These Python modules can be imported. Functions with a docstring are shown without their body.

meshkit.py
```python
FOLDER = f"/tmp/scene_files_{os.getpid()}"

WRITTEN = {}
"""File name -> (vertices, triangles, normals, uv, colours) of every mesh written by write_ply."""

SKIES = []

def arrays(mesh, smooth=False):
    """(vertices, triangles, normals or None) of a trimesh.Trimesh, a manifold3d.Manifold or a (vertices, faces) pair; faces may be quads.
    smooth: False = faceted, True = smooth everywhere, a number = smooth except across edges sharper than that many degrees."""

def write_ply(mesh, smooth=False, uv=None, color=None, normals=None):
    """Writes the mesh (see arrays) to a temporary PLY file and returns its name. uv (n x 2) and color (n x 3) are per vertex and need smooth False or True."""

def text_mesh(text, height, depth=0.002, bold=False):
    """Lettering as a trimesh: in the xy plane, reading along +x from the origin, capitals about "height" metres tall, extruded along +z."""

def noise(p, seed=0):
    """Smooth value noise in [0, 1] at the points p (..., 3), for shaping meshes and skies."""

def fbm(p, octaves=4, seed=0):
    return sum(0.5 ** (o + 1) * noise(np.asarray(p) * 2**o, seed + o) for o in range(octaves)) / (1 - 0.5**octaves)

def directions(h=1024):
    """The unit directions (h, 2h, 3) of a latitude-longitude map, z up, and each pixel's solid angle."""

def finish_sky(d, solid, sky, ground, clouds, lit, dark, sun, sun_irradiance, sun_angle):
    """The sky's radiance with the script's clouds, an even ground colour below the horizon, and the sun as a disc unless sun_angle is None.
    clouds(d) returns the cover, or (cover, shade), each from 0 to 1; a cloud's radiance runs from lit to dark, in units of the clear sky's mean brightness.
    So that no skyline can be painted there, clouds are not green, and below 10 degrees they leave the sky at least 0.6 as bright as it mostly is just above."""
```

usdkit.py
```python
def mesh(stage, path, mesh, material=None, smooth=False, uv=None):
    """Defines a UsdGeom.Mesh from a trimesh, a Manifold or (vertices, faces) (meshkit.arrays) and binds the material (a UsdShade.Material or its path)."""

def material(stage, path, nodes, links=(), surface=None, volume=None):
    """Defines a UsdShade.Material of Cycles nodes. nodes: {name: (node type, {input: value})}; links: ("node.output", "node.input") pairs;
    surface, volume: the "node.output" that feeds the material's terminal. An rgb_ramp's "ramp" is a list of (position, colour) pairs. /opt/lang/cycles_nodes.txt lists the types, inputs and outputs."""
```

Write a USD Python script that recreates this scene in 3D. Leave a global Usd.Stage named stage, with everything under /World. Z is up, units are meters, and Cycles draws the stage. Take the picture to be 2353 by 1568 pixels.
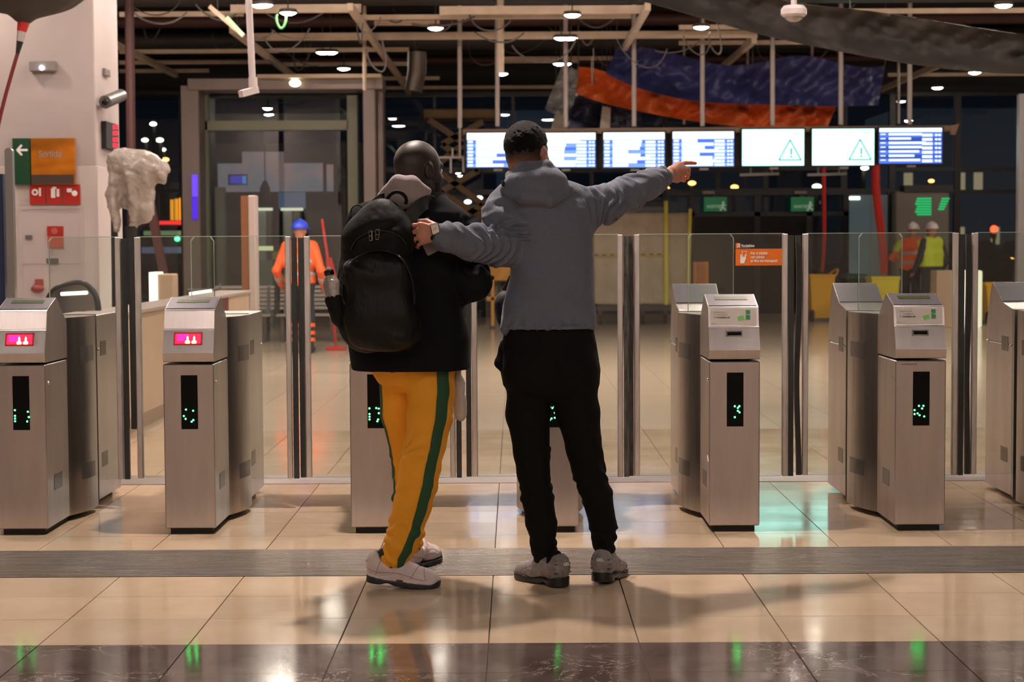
import math, random, numpy as np, trimesh, usdkit, meshkit
from pxr import Usd, UsdGeom, UsdLux, UsdShade, Gf, Sdf, Vt
from shapely.geometry import Polygon, Point, box as sbox, LineString
from shapely.ops import unary_union

stage = Usd.Stage.CreateInMemory()
UsdGeom.SetStageUpAxis(stage, UsdGeom.Tokens.z)
UsdGeom.SetStageMetersPerUnit(stage, 1.0)
stage.SetDefaultPrim(UsdGeom.Xform.Define(stage, '/World').GetPrim())
random.seed(7)
rng = np.random.default_rng(7)

# ---------------------------------------------------------------- camera, sky, exposure
FPX, CX, CY = 4000.0, 1176.5, 784.0
EYE = np.array([0.0, 0.0, 1.326])
_p, _yaw, _r = math.atan(222 / FPX), math.atan(8.5 / FPX), math.radians(0.3)
FWD = np.array([-math.sin(_yaw) * math.cos(_p), math.cos(_yaw) * math.cos(_p), -math.sin(_p)])
_r0 = np.array([math.cos(_yaw), math.sin(_yaw), 0.0]); _u0 = np.cross(_r0, FWD)
RIGHT = _r0 * math.cos(_r) - _u0 * math.sin(_r)
UP = _u0 * math.cos(_r) + _r0 * math.sin(_r)
cam = UsdGeom.Camera.Define(stage, '/World/camera')
cam.CreateHorizontalApertureAttr(36.0); cam.CreateVerticalApertureAttr(36.0 * 1568 / 2353)
cam.CreateFocalLengthAttr(36.0 * FPX / 2353)
cam.CreateClippingRangeAttr(Gf.Vec2f(0.05, 500))
cam.CreateFStopAttr(5.6); cam.CreateFocusDistanceAttr(6.85)
cam.CreateExposureAttr(0.0)
_m = np.eye(4); _m[0, :3], _m[1, :3], _m[2, :3], _m[3, :3] = RIGHT, UP, -FWD, EYE
cam.AddTransformOp().Set(Gf.Matrix4d(*[float(x) for x in _m.ravel()]))
dome = UsdLux.DomeLight.Define(stage, '/World/night_sky')
dome.CreateIntensityAttr(0.0025); dome.CreateColorAttr(Gf.Vec3f(0.35, 0.5, 0.8))
LAMP = 58.0            # radiance of the downlights deep in the hall
HALL = 350.0            # radiance of the downlights over the near side of the hall
KEY = 1800.0            # radiance of the strong downlight over the barrier line

def W(u, v, Y):
    """the point of the hall at distance Y (m) in front of the camera that stands at pixel u, v of the photograph"""
    d = FWD + RIGHT * ((u - CX) / FPX) - UP * ((v - CY) / FPX)
    return EYE + d * (Y / d[1])

def G(u, v):
    d = FWD + RIGHT * ((u - CX) / FPX) - UP * ((v - CY) / FPX)
    return EYE + d * (-EYE[2] / d[2])

# ---------------------------------------------------------------- scene helpers
def C(r, g, b):
    return tuple(((x / 255) / 12.92 if x / 255 <= 0.04045 else ((x / 255 + 0.055) / 1.055) ** 2.4) for x in (r, g, b))

MATS = {}
def mat(name, col, rough=0.5, metal=0.0, spec=0.5, noise=None, bump=None, emit=None, coat=0.0, aniso=0.0, sheen=0.0, trans=0.0, subsurf=0.0, alpha=1.0):
    """noise: (scale or xyz scales, amount, detail); bump: (scale or xyz, strength, distance)"""
    if name in MATS: return MATS[name]
    n, l = {}, []
    pb = {'base_color': col, 'roughness': rough, 'metallic': metal, 'specular_ior_level': spec}
    if coat: pb.update(coat_weight=coat, coat_roughness=0.08)
    if aniso: pb['anisotropic'] = aniso
    if sheen: pb.update(sheen_weight=sheen, sheen_roughness=0.4)
    if trans: pb['transmission_weight'] = trans
    if alpha < 1: pb['alpha'] = alpha
    if subsurf: pb.update(subsurface_weight=subsurf, subsurface_scale=0.01)
    if emit: pb.update(emission_color=emit[0], emission_strength=emit[1])
    n['p'] = ('principled_bsdf', pb)
    n['tc'] = ('texture_coordinate', {})
    if noise:
        sc, amt, det = noise
        n['mp'] = ('mapping', {'scale': sc if np.ndim(sc) else (sc,) * 3}); l.append(('tc.object', 'mp.vector'))
        n['nz'] = ('noise_texture', {'scale': 1.0, 'detail': det, 'roughness': 0.6}); l.append(('mp.vector', 'nz.vector'))
        lo = tuple(c * (1 - amt) for c in col); hi = tuple(min(1, c * (1 + amt)) for c in col)
        n['rp'] = ('rgb_ramp', {'ramp': [(0.3, lo), (0.7, hi)]}); l += [('nz.fac', 'rp.fac'), ('rp.color', 'p.base_color')]
    if bump:
        sc, st, di = bump
        n['mb'] = ('mapping', {'scale': sc if np.ndim(sc) else (sc,) * 3}); l.append(('tc.object', 'mb.vector'))
        n['nb'] = ('noise_texture', {'scale': 1.0, 'detail': 3.0, 'roughness': 0.6}); l.append(('mb.vector', 'nb.vector'))
        n['bp'] = ('bump', {'strength': st, 'distance': di}); l += [('nb.fac', 'bp.height'), ('bp.normal', 'p.normal')]
    MATS[name] = usdkit.material(stage, '/World/Looks/' + name, n, l, surface='p.BSDF')
    return MATS[name]

def emitter(name, col, strength):
    if name in MATS: return MATS[name]
    MATS[name] = usdkit.material(stage, '/World/Looks/' + name, {'e': ('emission', {'color': col, 'strength': strength})}, [], surface='e.emission')
    return MATS[name]

def pane(name, tint=(0.9, 0.95, 0.92), ior=1.5, rough=0.0):
    if name in MATS: return MATS[name]
    MATS[name] = usdkit.material(stage, '/World/Looks/' + name, {
        't': ('transparent_bsdf', {'color': tint}), 'g': ('glossy_bsdf', {'color': (1, 1, 1), 'roughness': rough}),
        'f': ('fresnel', {'IOR': ior}), 'm': ('mix_closure', {})},
        [('f.fac', 'm.fac'), ('t.BSDF', 'm.closure1'), ('g.BSDF', 'm.closure2')], surface='m.closure')
    return MATS[name]

COUNT, LOC = {}, {}
def path_for(parent, name):
    k = (parent, name); n = COUNT.get(k, 0); COUNT[k] = n + 1
    return f'{parent}/{name}' + (f'_{n:03d}' if n else '')

def tag(prim, label=None, cat=None, group=None, kind=None):
    for k, v in (('label', label), ('category', cat), ('group', group), ('kind', kind)):
        if v: prim.SetCustomDataByKey(k, v)
    return prim

def thing(name, label=None, cat=None, loc=(0, 0, 0), group=None, kind=None):
    p = path_for('/World', name)
    x = UsdGeom.Xform.Define(stage, p)
    x.AddTranslateOp().Set(Gf.Vec3d(*[float(a) for a in loc]))
    LOC[p] = np.array(loc, float)
    tag(x.GetPrim(), label, cat, group, kind)
    return p

def base(p):
    q = p
    while q not in LOC: q = q.rpartition('/')[0]
    return LOC[q]

def part(parent, name, mesh, m, label=None, smooth=30, kind=None):
    """a piece of PARENT; the mesh is given in hall coordinates"""
    p = path_for(parent, name)
    v, f = as_vf(mesh)
    usdkit.mesh(stage, p, trimesh.Trimesh(v - base(parent), f, process=False), m, smooth=smooth)
    if label or kind: tag(stage.GetPrimAtPath(p), label, None, None, kind)
    return p

def single(name, mesh, m, label=None, cat=None, group=None, kind=None, smooth=30):
    """a thing that is one mesh"""
    v, f = as_vf(mesh)
    loc = np.array([(v[:, 0].min() + v[:, 0].max()) / 2, (v[:, 1].min() + v[:, 1].max()) / 2, v[:, 2].min()])
    p = path_for('/World', name)
    x = usdkit.mesh(stage, p, trimesh.Trimesh(v - loc, f, process=False), m, smooth=smooth)
    x.AddTranslateOp().Set(Gf.Vec3d(*loc.tolist()))
    LOC[p] = loc
    tag(x.GetPrim(), label, cat, group, kind)
    return p

def copy(src, loc, label=None, group=None, rot=None):
    name = src.rpartition('/')[2]
    if name[-4] == '_' and name[-3:].isdigit(): name = name[:-4]
    p = path_for('/World', name)
    x = UsdGeom.Xform.Define(stage, p)
    x.GetPrim().GetReferences().AddInternalReference(src)
    x.ClearXformOpOrder()
    x.AddTranslateOp().Set(Gf.Vec3d(*[float(a) for a in loc]))
    if rot is not None: x.AddRotateZOp().Set(rot)
    x.GetPrim().SetInstanceable(True)
    LOC[p] = np.array(loc, float)
    tag(x.GetPrim(), label, None, group)
    return p

# ---------------------------------------------------------------- shape helpers
def as_vf(m):
    if isinstance(m, (tuple, list)) and not hasattr(m, 'vertices') and len(m) == 2 and np.ndim(m[0]) == 2:
        v, f = np.asarray(m[0], float), np.asarray(m[1], int)
        if f.shape[1] == 4: f = np.vstack([f[:, [0, 1, 2]], f[:, [0, 2, 3]]])
        return v, f
    if isinstance(m, list): m = trimesh.util.concatenate(m)
    return np.array(m.vertices, float), np.array(m.faces, int)

def join(*ms):
    out = []
    for m in ms:
        v, f = as_vf(m); out.append(trimesh.Trimesh(v, f, process=False))
    return trimesh.util.concatenate(out)

def bx(x0, x1, y0, y1, z0, z1, ch=0.0):
    """box, its edges chamfered by ch"""
    if ch <= 0:
        return trimesh.creation.box(bounds=[[min(x0, x1), min(y0, y1), min(z0, z1)], [max(x0, x1), max(y0, y1), max(z0, z1)]])
    c = np.array([(x0 + x1) / 2, (y0 + y1) / 2, (z0 + z1) / 2]); h = np.abs([x1 - x0, y1 - y0, z1 - z0]) / 2
    ch = min(ch, h.min() * 0.45); pts = []
    for s in np.ndindex(2, 2, 2):
        s = np.array(s) * 2 - 1
        for k in range(3):
            q = h - ch; q[k] = h[k]; pts.append(c + s * q)
    return trimesh.convex.convex_hull(np.array(pts))

def prism_yz(poly, x0, x1):
    """polygon of (y, z) extruded from x0 to x1"""
    g = poly if hasattr(poly, 'exterior') else Polygon(poly)
    m = trimesh.creation.extrude_polygon(g, abs(x1 - x0), engine='earcut')
    v = np.array(m.vertices); m.vertices = np.c_[v[:, 2] + min(x0, x1), v[:, 0], v[:, 1]]
    return m

def prism_xz(poly, y0, y1):
    if hasattr(poly, 'geoms'): return join(*[prism_xz(q, y0, y1) for q in poly.geoms])
    g = poly if hasattr(poly, 'exterior') else Polygon(poly)
    m = trimesh.creation.extrude_polygon(g, abs(y1 - y0), engine='earcut')
    v = np.array(m.vertices); m.vertices = np.c_[v[:, 0], max(y0, y1) - v[:, 2], v[:, 1]]
    return m

def prism_xy(poly, z0, z1):
    g = poly if hasattr(poly, 'exterior') else Polygon(poly)
    m = trimesh.creation.extrude_polygon(g, abs(z1 - z0), engine='earcut')
    m.apply_translation([0, 0, min(z0, z1)])
    return m

def tube(pts, r, n=10, cap=True):
    """a round bar through the points; r one radius or one per point"""
    P = np.asarray(pts, float); r = np.broadcast_to(np.asarray(r, float), (len(P),))
    t = np.gradient(P, axis=0); t /= np.maximum(np.linalg.norm(t, axis=1, keepdims=True), 1e-9)
    a = np.cross(t[0], [0, 0, 1.0]); a = a if np.linalg.norm(a) > 1e-3 else np.array([1.0, 0, 0]); a /= np.linalg.norm(a)
    V = []
    for i in range(len(P)):
        a = a - t[i] * (a @ t[i]); a /= np.linalg.norm(a); b = np.cross(t[i], a)
        th = np.linspace(0, 2 * np.pi, n, endpoint=False)[:, None]
        V.append(P[i] + r[i] * (np.cos(th) * a + np.sin(th) * b))
    V = np.vstack(V); F = []
    for i in range(len(P) - 1):
        for k in range(n):
            q = [i * n + k, i * n + (k + 1) % n, (i + 1) * n + (k + 1) % n, (i + 1) * n + k]
            F += [[q[0], q[1], q[2]], [q[0], q[2], q[3]]]
    if cap:
        V = np.vstack([V, P[0], P[-1]]); c0 = len(V) - 2
        for k in range(n):
            F += [[c0, (k + 1) % n, k], [c0 + 1, (len(P) - 1) * n + k, (len(P) - 1) * n + (k + 1) % n]]
    return trimesh.Trimesh(V, np.array(F), process=False)

def spline(pts, n=24):
    P = np.asarray(pts, float)
    from scipy.interpolate import CubicSpline
    s = np.r_[0, np.cumsum(np.maximum(np.linalg.norm(np.diff(P[:, :3], axis=0), axis=1), 1e-6))]
    return CubicSpline(s, P)(np.linspace(0, s[-1], n))

def bar(a, b, w, h):
    """a square bar from a to b, w wide (sideways) and h high"""
    a, b = np.asarray(a, float), np.asarray(b, float); t = b - a; L = np.linalg.norm(t); t /= L
    s = np.cross(t, [0, 0, 1.0]); s = s / np.linalg.norm(s) if np.linalg.norm(s) > 1e-3 else np.array([1.0, 0, 0]); u = np.cross(s, t)
    m = trimesh.creation.box(extents=[w, L, h]); M = np.eye(4); M[:3, 0], M[:3, 1], M[:3, 2], M[:3, 3] = s, t, u, (a + b) / 2
    m.apply_transform(M); return m

def lathe(profile, centre, n=24):
    m = trimesh.creation.revolve(np.asarray(profile, float), sections=n); m.apply_translation(centre); return m

def ball(c, r, sub=2):
    m = trimesh.creation.icosphere(subdivisions=sub, radius=1.0); m.vertices = m.vertices * np.asarray(r) + np.asarray(c); return m

def letters(txt, h, org, right=(1, 0, 0), up=(0, 0, 1), bold=False, depth=0.0015, fit=None):
    m = meshkit.text_mesh(txt, h, depth, bold); v = np.array(m.vertices)
    if fit: v[:, 0] *= fit / v[:, 0].max()
    r, u = np.array(right, float), np.array(up, float); n = np.cross(r, u)
    return trimesh.Trimesh(np.asarray(org) + v[:, :1] * r + v[:, 1:2] * u + v[:, 2:3] * n, m.faces, process=False)

def sheet(grid, th=0.004):
    """a cloth through an n x m x 3 grid of points, th thick"""
    g = np.asarray(grid, float); n, m = g.shape[:2]
    du, dv = np.gradient(g, axis=0), np.gradient(g, axis=1); nn = np.cross(du, dv); nn /= np.maximum(np.linalg.norm(nn, axis=2, keepdims=True), 1e-9)
    V = np.vstack([(g + nn * th / 2).reshape(-1, 3), (g - nn * th / 2).reshape(-1, 3)]); o = n * m; F = []
    i = np.arange(n * m).reshape(n, m); a, b, c, d = i[:-1, :-1].ravel(), i[1:, :-1].ravel(), i[1:, 1:].ravel(), i[:-1, 1:].ravel()
    F = [np.c_[a, b, c], np.c_[a, c, d], np.c_[c, b, a] + o, np.c_[d, c, a] + o]
    ring = np.r_[i[0, :], i[1:, -1], i[-1, -2::-1], i[-2:0:-1, 0]]; nx = np.roll(ring, -1)
    F += [np.c_[ring, nx, nx + o], np.c_[ring, nx + o, ring + o]]
    return trimesh.Trimesh(V, np.vstack(F), process=False)

# ---------------------------------------------------------------- smooth bodies from distance fields
def smin(a, b, k):
    if k <= 0: return np.minimum(a, b)
    h = np.maximum(k - np.abs(a - b), 0) / k
    return np.minimum(a, b) - h * h * k * 0.25

def rc(a, b, ra, rb=None):
    a, b = np.asarray(a, float), np.asarray(b, float); rb = ra if rb is None else rb; ba = b - a; L = max(ba @ ba, 1e-9)
    def f(p):
        q = p - a; h = np.clip(q @ ba / L, 0, 1)
        return np.linalg.norm(q - h[:, None] * ba, axis=1) - (ra + (rb - ra) * h)
    return f

def ell(c, r, R=None):
    c, r = np.asarray(c, float), np.asarray(r, float)
    def f(p):
        q = p - c
        if R is not None: q = q @ R
        k0 = np.linalg.norm(q / r, axis=1); k1 = np.linalg.norm(q / (r * r), axis=1)
        return k0 * (k0 - 1) / np.maximum(k1, 1e-9)
    return f

def rbox(c, h, rad, R=None):
    c, h = np.asarray(c, float), np.asarray(h, float) - rad
    def f(p):
        q = p - c
        if R is not None: q = q @ R
        q = np.abs(q) - h
        return np.linalg.norm(np.maximum(q, 0), axis=1) + np.minimum(q.max(1), 0) - rad
    return f

def loft(rows, e=2.4):
    """a trunk of stacked ovals: rows of (z, x, y, rx, ry)"""
    rows = np.array(sorted(rows), float); z = rows[:, 0]
    def f(p):
        t = np.clip(p[:, 2], z[0], z[-1])
        x, y, rx, ry = (np.interp(t, z, rows[:, k]) for k in (1, 2, 3, 4))
        k = ((np.abs(p[:, 0] - x) / rx) ** e + (np.abs(p[:, 1] - y) / ry) ** e) ** (1 / e)
        d = (k - 1) * np.minimum(rx, ry)
        over = np.abs(p[:, 2] - t)
        return np.where(over > 0, np.hypot(np.maximum(d, 0), over) + np.minimum(np.maximum(d, -over), 0) * 0, d)
    return f

def ringf(c, R, r, ax=(0, 0, 1), sq=1.0):
    """torus; sq squeezes its tube along the axis"""
    c, ax = np.asarray(c, float), np.asarray(ax, float) / np.linalg.norm(ax)
    def f(p):
        q = p - c; h = q @ ax; w = np.linalg.norm(q - h[:, None] * ax, axis=1)
        return np.hypot(w - R, h / sq) - r
    return f

def plane(n, c):
    n = np.asarray(n, float) / np.linalg.norm(n); c = np.asarray(c, float)
    return lambda p: (p - c) @ n

def blend(*prims):
    """prims: f, or (f, k), or ('-', f, k) cut away, or ('&', f, k) kept inside only"""
    def f(p):
        d = None
        for q in prims:
            if callable(q): q = (q, 0.0)
            if q[0] == '-': d = -smin(-d, q[1](p), q[2])
            elif q[0] == '&': d = -smin(-d, -q[1](p), q[2])
            else: d = q[0](p) if d is None else smin(d, q[0](p), q[1])
        return d
    return f

def skin(f, lo, hi, h):
    """surface nets: the zero surface of f inside the box lo..hi at grid step h"""
    lo, hi = np.asarray(lo, float), np.asarray(hi, float); B = 4
    nb = np.ceil((hi - lo) / (h * B)).astype(int); n = nb * B
    bc = np.stack(np.meshgrid(*[lo[k] + (np.arange(nb[k]) + 0.5) * B * h - h / 2 for k in range(3)], indexing='ij'), -1).reshape(-1, 3)
    dc = f(bc); near = np.abs(dc) < B * h * 1.45
    D = np.where(dc < 0, -1.0, 1.0).astype(np.float32).reshape(nb)
    D = np.repeat(np.repeat(np.repeat(D, B, 0), B, 1), B, 2)
    loc = np.stack(np.meshgrid(*[np.arange(B)] * 3, indexing='ij'), -1).reshape(-1, 3)
    idx = np.stack(np.unravel_index(np.nonzero(near)[0], nb), -1) * B
    idx = (idx[:, None] + loc[None]).reshape(-1, 3)
    for s in range(0, len(idx), 400000):
        q = idx[s:s + 400000]; D[q[:, 0], q[:, 1], q[:, 2]] = f(lo + q * h)
    S = D < 0
    c = [S[i:n[0] - 1 + i, j:n[1] - 1 + j, k:n[2] - 1 + k] for i in (0, 1) for j in (0, 1) for k in (0, 1)]
    anyv, allv = c[0].copy(), c[0].copy()
    for q in c[1:]: anyv |= q; allv &= q
    cells = np.argwhere(anyv & ~allv); num = np.full(n - 1, -1, np.int32); num[tuple(cells.T)] = np.arange(len(cells))
    cor = np.array([(i, j, k) for i in (0, 1) for j in (0, 1) for k in (0, 1)])
    val = np.stack([D[tuple((cells + o).T)] for o in cor], 1)
    acc, cnt = np.zeros((len(cells), 3)), np.zeros(len(cells))
    for a in range(8):
        for b in range(a + 1, 8):
            if np.abs(cor[a] - cor[b]).sum() != 1: continue
            x = (val[:, a] < 0) != (val[:, b] < 0); t = val[:, a] / np.where(x, val[:, a] - val[:, b], 1)
            acc += np.where(x[:, None], cor[a] + t[:, None] * (cor[b] - cor[a]), 0); cnt += x
    V = lo + (cells + acc / cnt[:, None]) * h; F = []
    for ax in range(3):
        o = [(1, 2), (2, 0), (0, 1)][ax]
        sl0, sl1 = [slice(1, -1)] * 3, [slice(1, -1)] * 3; sl0[ax], sl1[ax] = slice(0, -1), slice(1, None)
        e = np.argwhere(S[tuple(sl0)] != S[tuple(sl1)]); e[:, o[0]] += 1; e[:, o[1]] += 1
        inside = S[tuple(e.T)]
        def cell(da, db):
            q = e.copy(); q[:, o[0]] -= da; q[:, o[1]] -= db; return num[tuple(q.T)]
        a, b, c2, d = cell(1, 1), cell(0, 1), cell(0, 0), cell(1, 0)
        Q = np.where(inside[:, None], np.c_[a, b, c2, d], np.c_[d, c2, b, a]); Q = Q[(Q >= 0).all(1)]
        F += [Q[:, [0, 1, 2]], Q[:, [0, 2, 3]]]
    return trimesh.Trimesh(V, np.vstack(F), process=False)

def ruffle(m, fn, it=0):
    """moves the vertices along their normals by fn(points)"""
    if it: trimesh.smoothing.filter_taubin(m, iterations=it)
    n = np.array(m.vertex_normals); m.vertices = np.array(m.vertices) + n * np.asarray(fn(np.array(m.vertices)))[:, None]
    return m
# ---------------------------------------------------------------- materials
WARM = (1.0, 0.82, 0.71)
steel = mat('brushed_steel', (0.53, 0.485, 0.475), 0.32, 1.0, noise=((9, 9, 1.2), 0.10, 3), bump=((60, 60, 3), 0.05, 0.002))
steel_dark = mat('worn_steel', (0.42, 0.39, 0.37), 0.32, 1.0, noise=((14, 14, 1.0), 0.25, 4))
steel_smooth = mat('polished_steel', (0.62, 0.60, 0.58), 0.2, 1.0)
alu = mat('aluminium', (0.60, 0.56, 0.54), 0.45, 0.85, noise=((40, 40, 6), 0.15, 3))
rubber = mat('black_rubber', (0.022, 0.024, 0.024), 0.38, noise=((20, 20, 4), 0.5, 3))
rubber_worn = mat('scuffed_rubber', (0.06, 0.06, 0.055), 0.35, noise=((70, 70, 9), 0.9, 4), bump=((40, 40, 8), 0.4, 0.01))
black_gloss = mat('black_panel', (0.006, 0.007, 0.007), 0.15)
black_matt = mat('black_matt', (0.012, 0.012, 0.012), 0.8)
sensor = mat('smoked_sensor_window', (0.07, 0.065, 0.06), 0.25, 0.3)
led_green = emitter('led_green', (0.035, 1.0, 0.16), 18.0)
led_red = emitter('reader_red', (1.0, 0.02, 0.06), 2.4)
led_hot = emitter('reader_bulb', (1.0, 0.42, 0.10), 9.0)
reader_pink = emitter('reader_pink', (1.0, 0.03, 0.32), 1.9)
lcd_green = mat('lcd_green', (0.035, 0.05, 0.010), 0.3, spec=0.3)
led_black = mat('led_black', (0.003, 0.003, 0.003), 0.45, spec=0.12)
slate = mat('slate_grey', (0.085, 0.078, 0.092), 0.32)
glass = pane('clear_glass', (0.93, 0.96, 0.94))
glass_edge = mat('glass_edge', (0.34, 0.42, 0.36), 0.25, noise=None)
night_glass = pane('night_glass', (0.80, 0.86, 0.88), 1.55)
white_paint = mat('white_paint', (0.42, 0.36, 0.345), 0.55, noise=(1.5, 0.05, 2))
rail_paint = mat('grid_paint', (0.60, 0.48, 0.36), 0.5, noise=(3, 0.15, 2))
dark_void = mat('soot_black', (0.010, 0.009, 0.009), 0.9, noise=(0.8, 0.5, 3))
dark_frame = mat('dark_frame', (0.018, 0.018, 0.019), 0.4)
cream = mat('cream_laminate', (0.52, 0.37, 0.26), 0.45, noise=(1.2, 0.05, 2))
lamp_white = emitter('lamp_white', WARM, LAMP)
lamp_key = emitter('lamp_key', WARM, KEY)
lamp_hall = emitter('lamp_hall', WARM, HALL)
lamp_far = emitter('lamp_far', WARM, 3 * HALL)
ink = mat('white_print', (0.8, 0.78, 0.75), 0.5)
ink_dark = mat('dark_print', (0.03, 0.03, 0.03), 0.5)
ink_grey = mat('grey_print', (0.30, 0.29, 0.29), 0.5)
orange_print = mat('orange_print', C(226, 112, 20), 0.35)

def stone(name, a, b, rough, vein=None, sc=3.0):
    n = {'tc': ('texture_coordinate', {}), 'oi': ('object_info', {}), 'p': ('principled_bsdf', {'roughness': rough, 'specular_ior_level': 0.6}),
         'g': ('geometry', {}), 'nz': ('noise_texture', {'scale': sc, 'detail': 5.0, 'roughness': 0.6}), 'rp': ('rgb_ramp', {'ramp': [(0.3, a), (0.7, b)]}),
         'nr': ('noise_texture', {'scale': 2.3, 'detail': 3.0}), 'rr': ('map_range', {'from_min': 0.3, 'from_max': 0.7, 'to_min': rough * 0.75, 'to_max': rough * 1.35})}
    l = [('g.position', 'nz.vector'), ('nz.fac', 'rp.fac'), ('g.position', 'nr.vector'), ('nr.fac', 'rr.value'), ('rr.result', 'p.roughness')]
    out = 'rp.color'
    if vein:
        n['w'] = ('noise_texture', {'scale': 4.2, 'detail': 6.0, 'roughness': 0.62, 'distortion': 1.6})
        n['vr'] = ('rgb_ramp', {'ramp': [(0.0, (0, 0, 0)), (0.487, (0, 0, 0)), (0.5, (1, 1, 1)), (0.513, (0, 0, 0)), (1.0, (0, 0, 0))]})
        n['gate'] = ('noise_texture', {'scale': 2.6, 'detail': 2.0}); n['gr'] = ('rgb_ramp', {'ramp': [(0.45, (0, 0, 0)), (0.62, (1, 1, 1))]})
        n['mu'] = ('mix', {'mix_type': 'multiply', 'fac': 1.0}); n['mx'] = ('mix', {'mix_type': 'mix', 'color2': vein})
        l += [('g.position', 'w.vector'), ('w.fac', 'vr.fac'), ('g.position', 'gate.vector'), ('gate.fac', 'gr.fac'), ('vr.color', 'mu.color1'), ('gr.color', 'mu.color2'),
              ('mu.color', 'mx.fac'), ('rp.color', 'mx.color1')]
        out = 'mx.color'
    l.append((out, 'p.base_color'))
    MATS[name] = usdkit.material(stage, '/World/Looks/' + name, n, l, surface='p.BSDF'); return MATS[name]

beige = [stone(f'beige_stone_{k}', tuple(c * s for c in (0.50, 0.375, 0.255)), tuple(c * s for c in (0.57, 0.44, 0.31)), 0.105) for k, s in enumerate((1.0, 0.95, 1.04))]
brown = [stone(f'brown_marble_{k}', tuple(c * s for c in (0.075, 0.052, 0.046)), tuple(c * s for c in (0.16, 0.115, 0.102)), 0.10, (0.42, 0.34, 0.31), 5.0) for k, s in enumerate((1.0, 0.8))]
grey_stone = stone('grey_stone', (0.14, 0.112, 0.098), (0.18, 0.145, 0.125), 0.35)
grout = mat('dark_grout', (0.10, 0.07, 0.055), 0.8)
n = {'g': ('geometry', {}), 'b': ('brick_texture', {'offset': 0.0, 'scale': 1.0, 'brick_width': 0.5, 'row_height': 0.4, 'mortar_size': 0.004, 'color1': (0.53, 0.42, 0.32), 'color2': (0.55, 0.44, 0.335), 'mortar': (0.42, 0.32, 0.24)}),
     'mp': ('mapping', {'location': (0.095, 0.0, 0.0)}), 'p': ('principled_bsdf', {'roughness': 0.16, 'specular_ior_level': 0.5})}
far_stone = usdkit.material(stage, '/World/Looks/far_paving', n, [('g.position', 'mp.vector'), ('mp.vector', 'b.vector'), ('b.color', 'p.base_color')], surface='p.BSDF')

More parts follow.
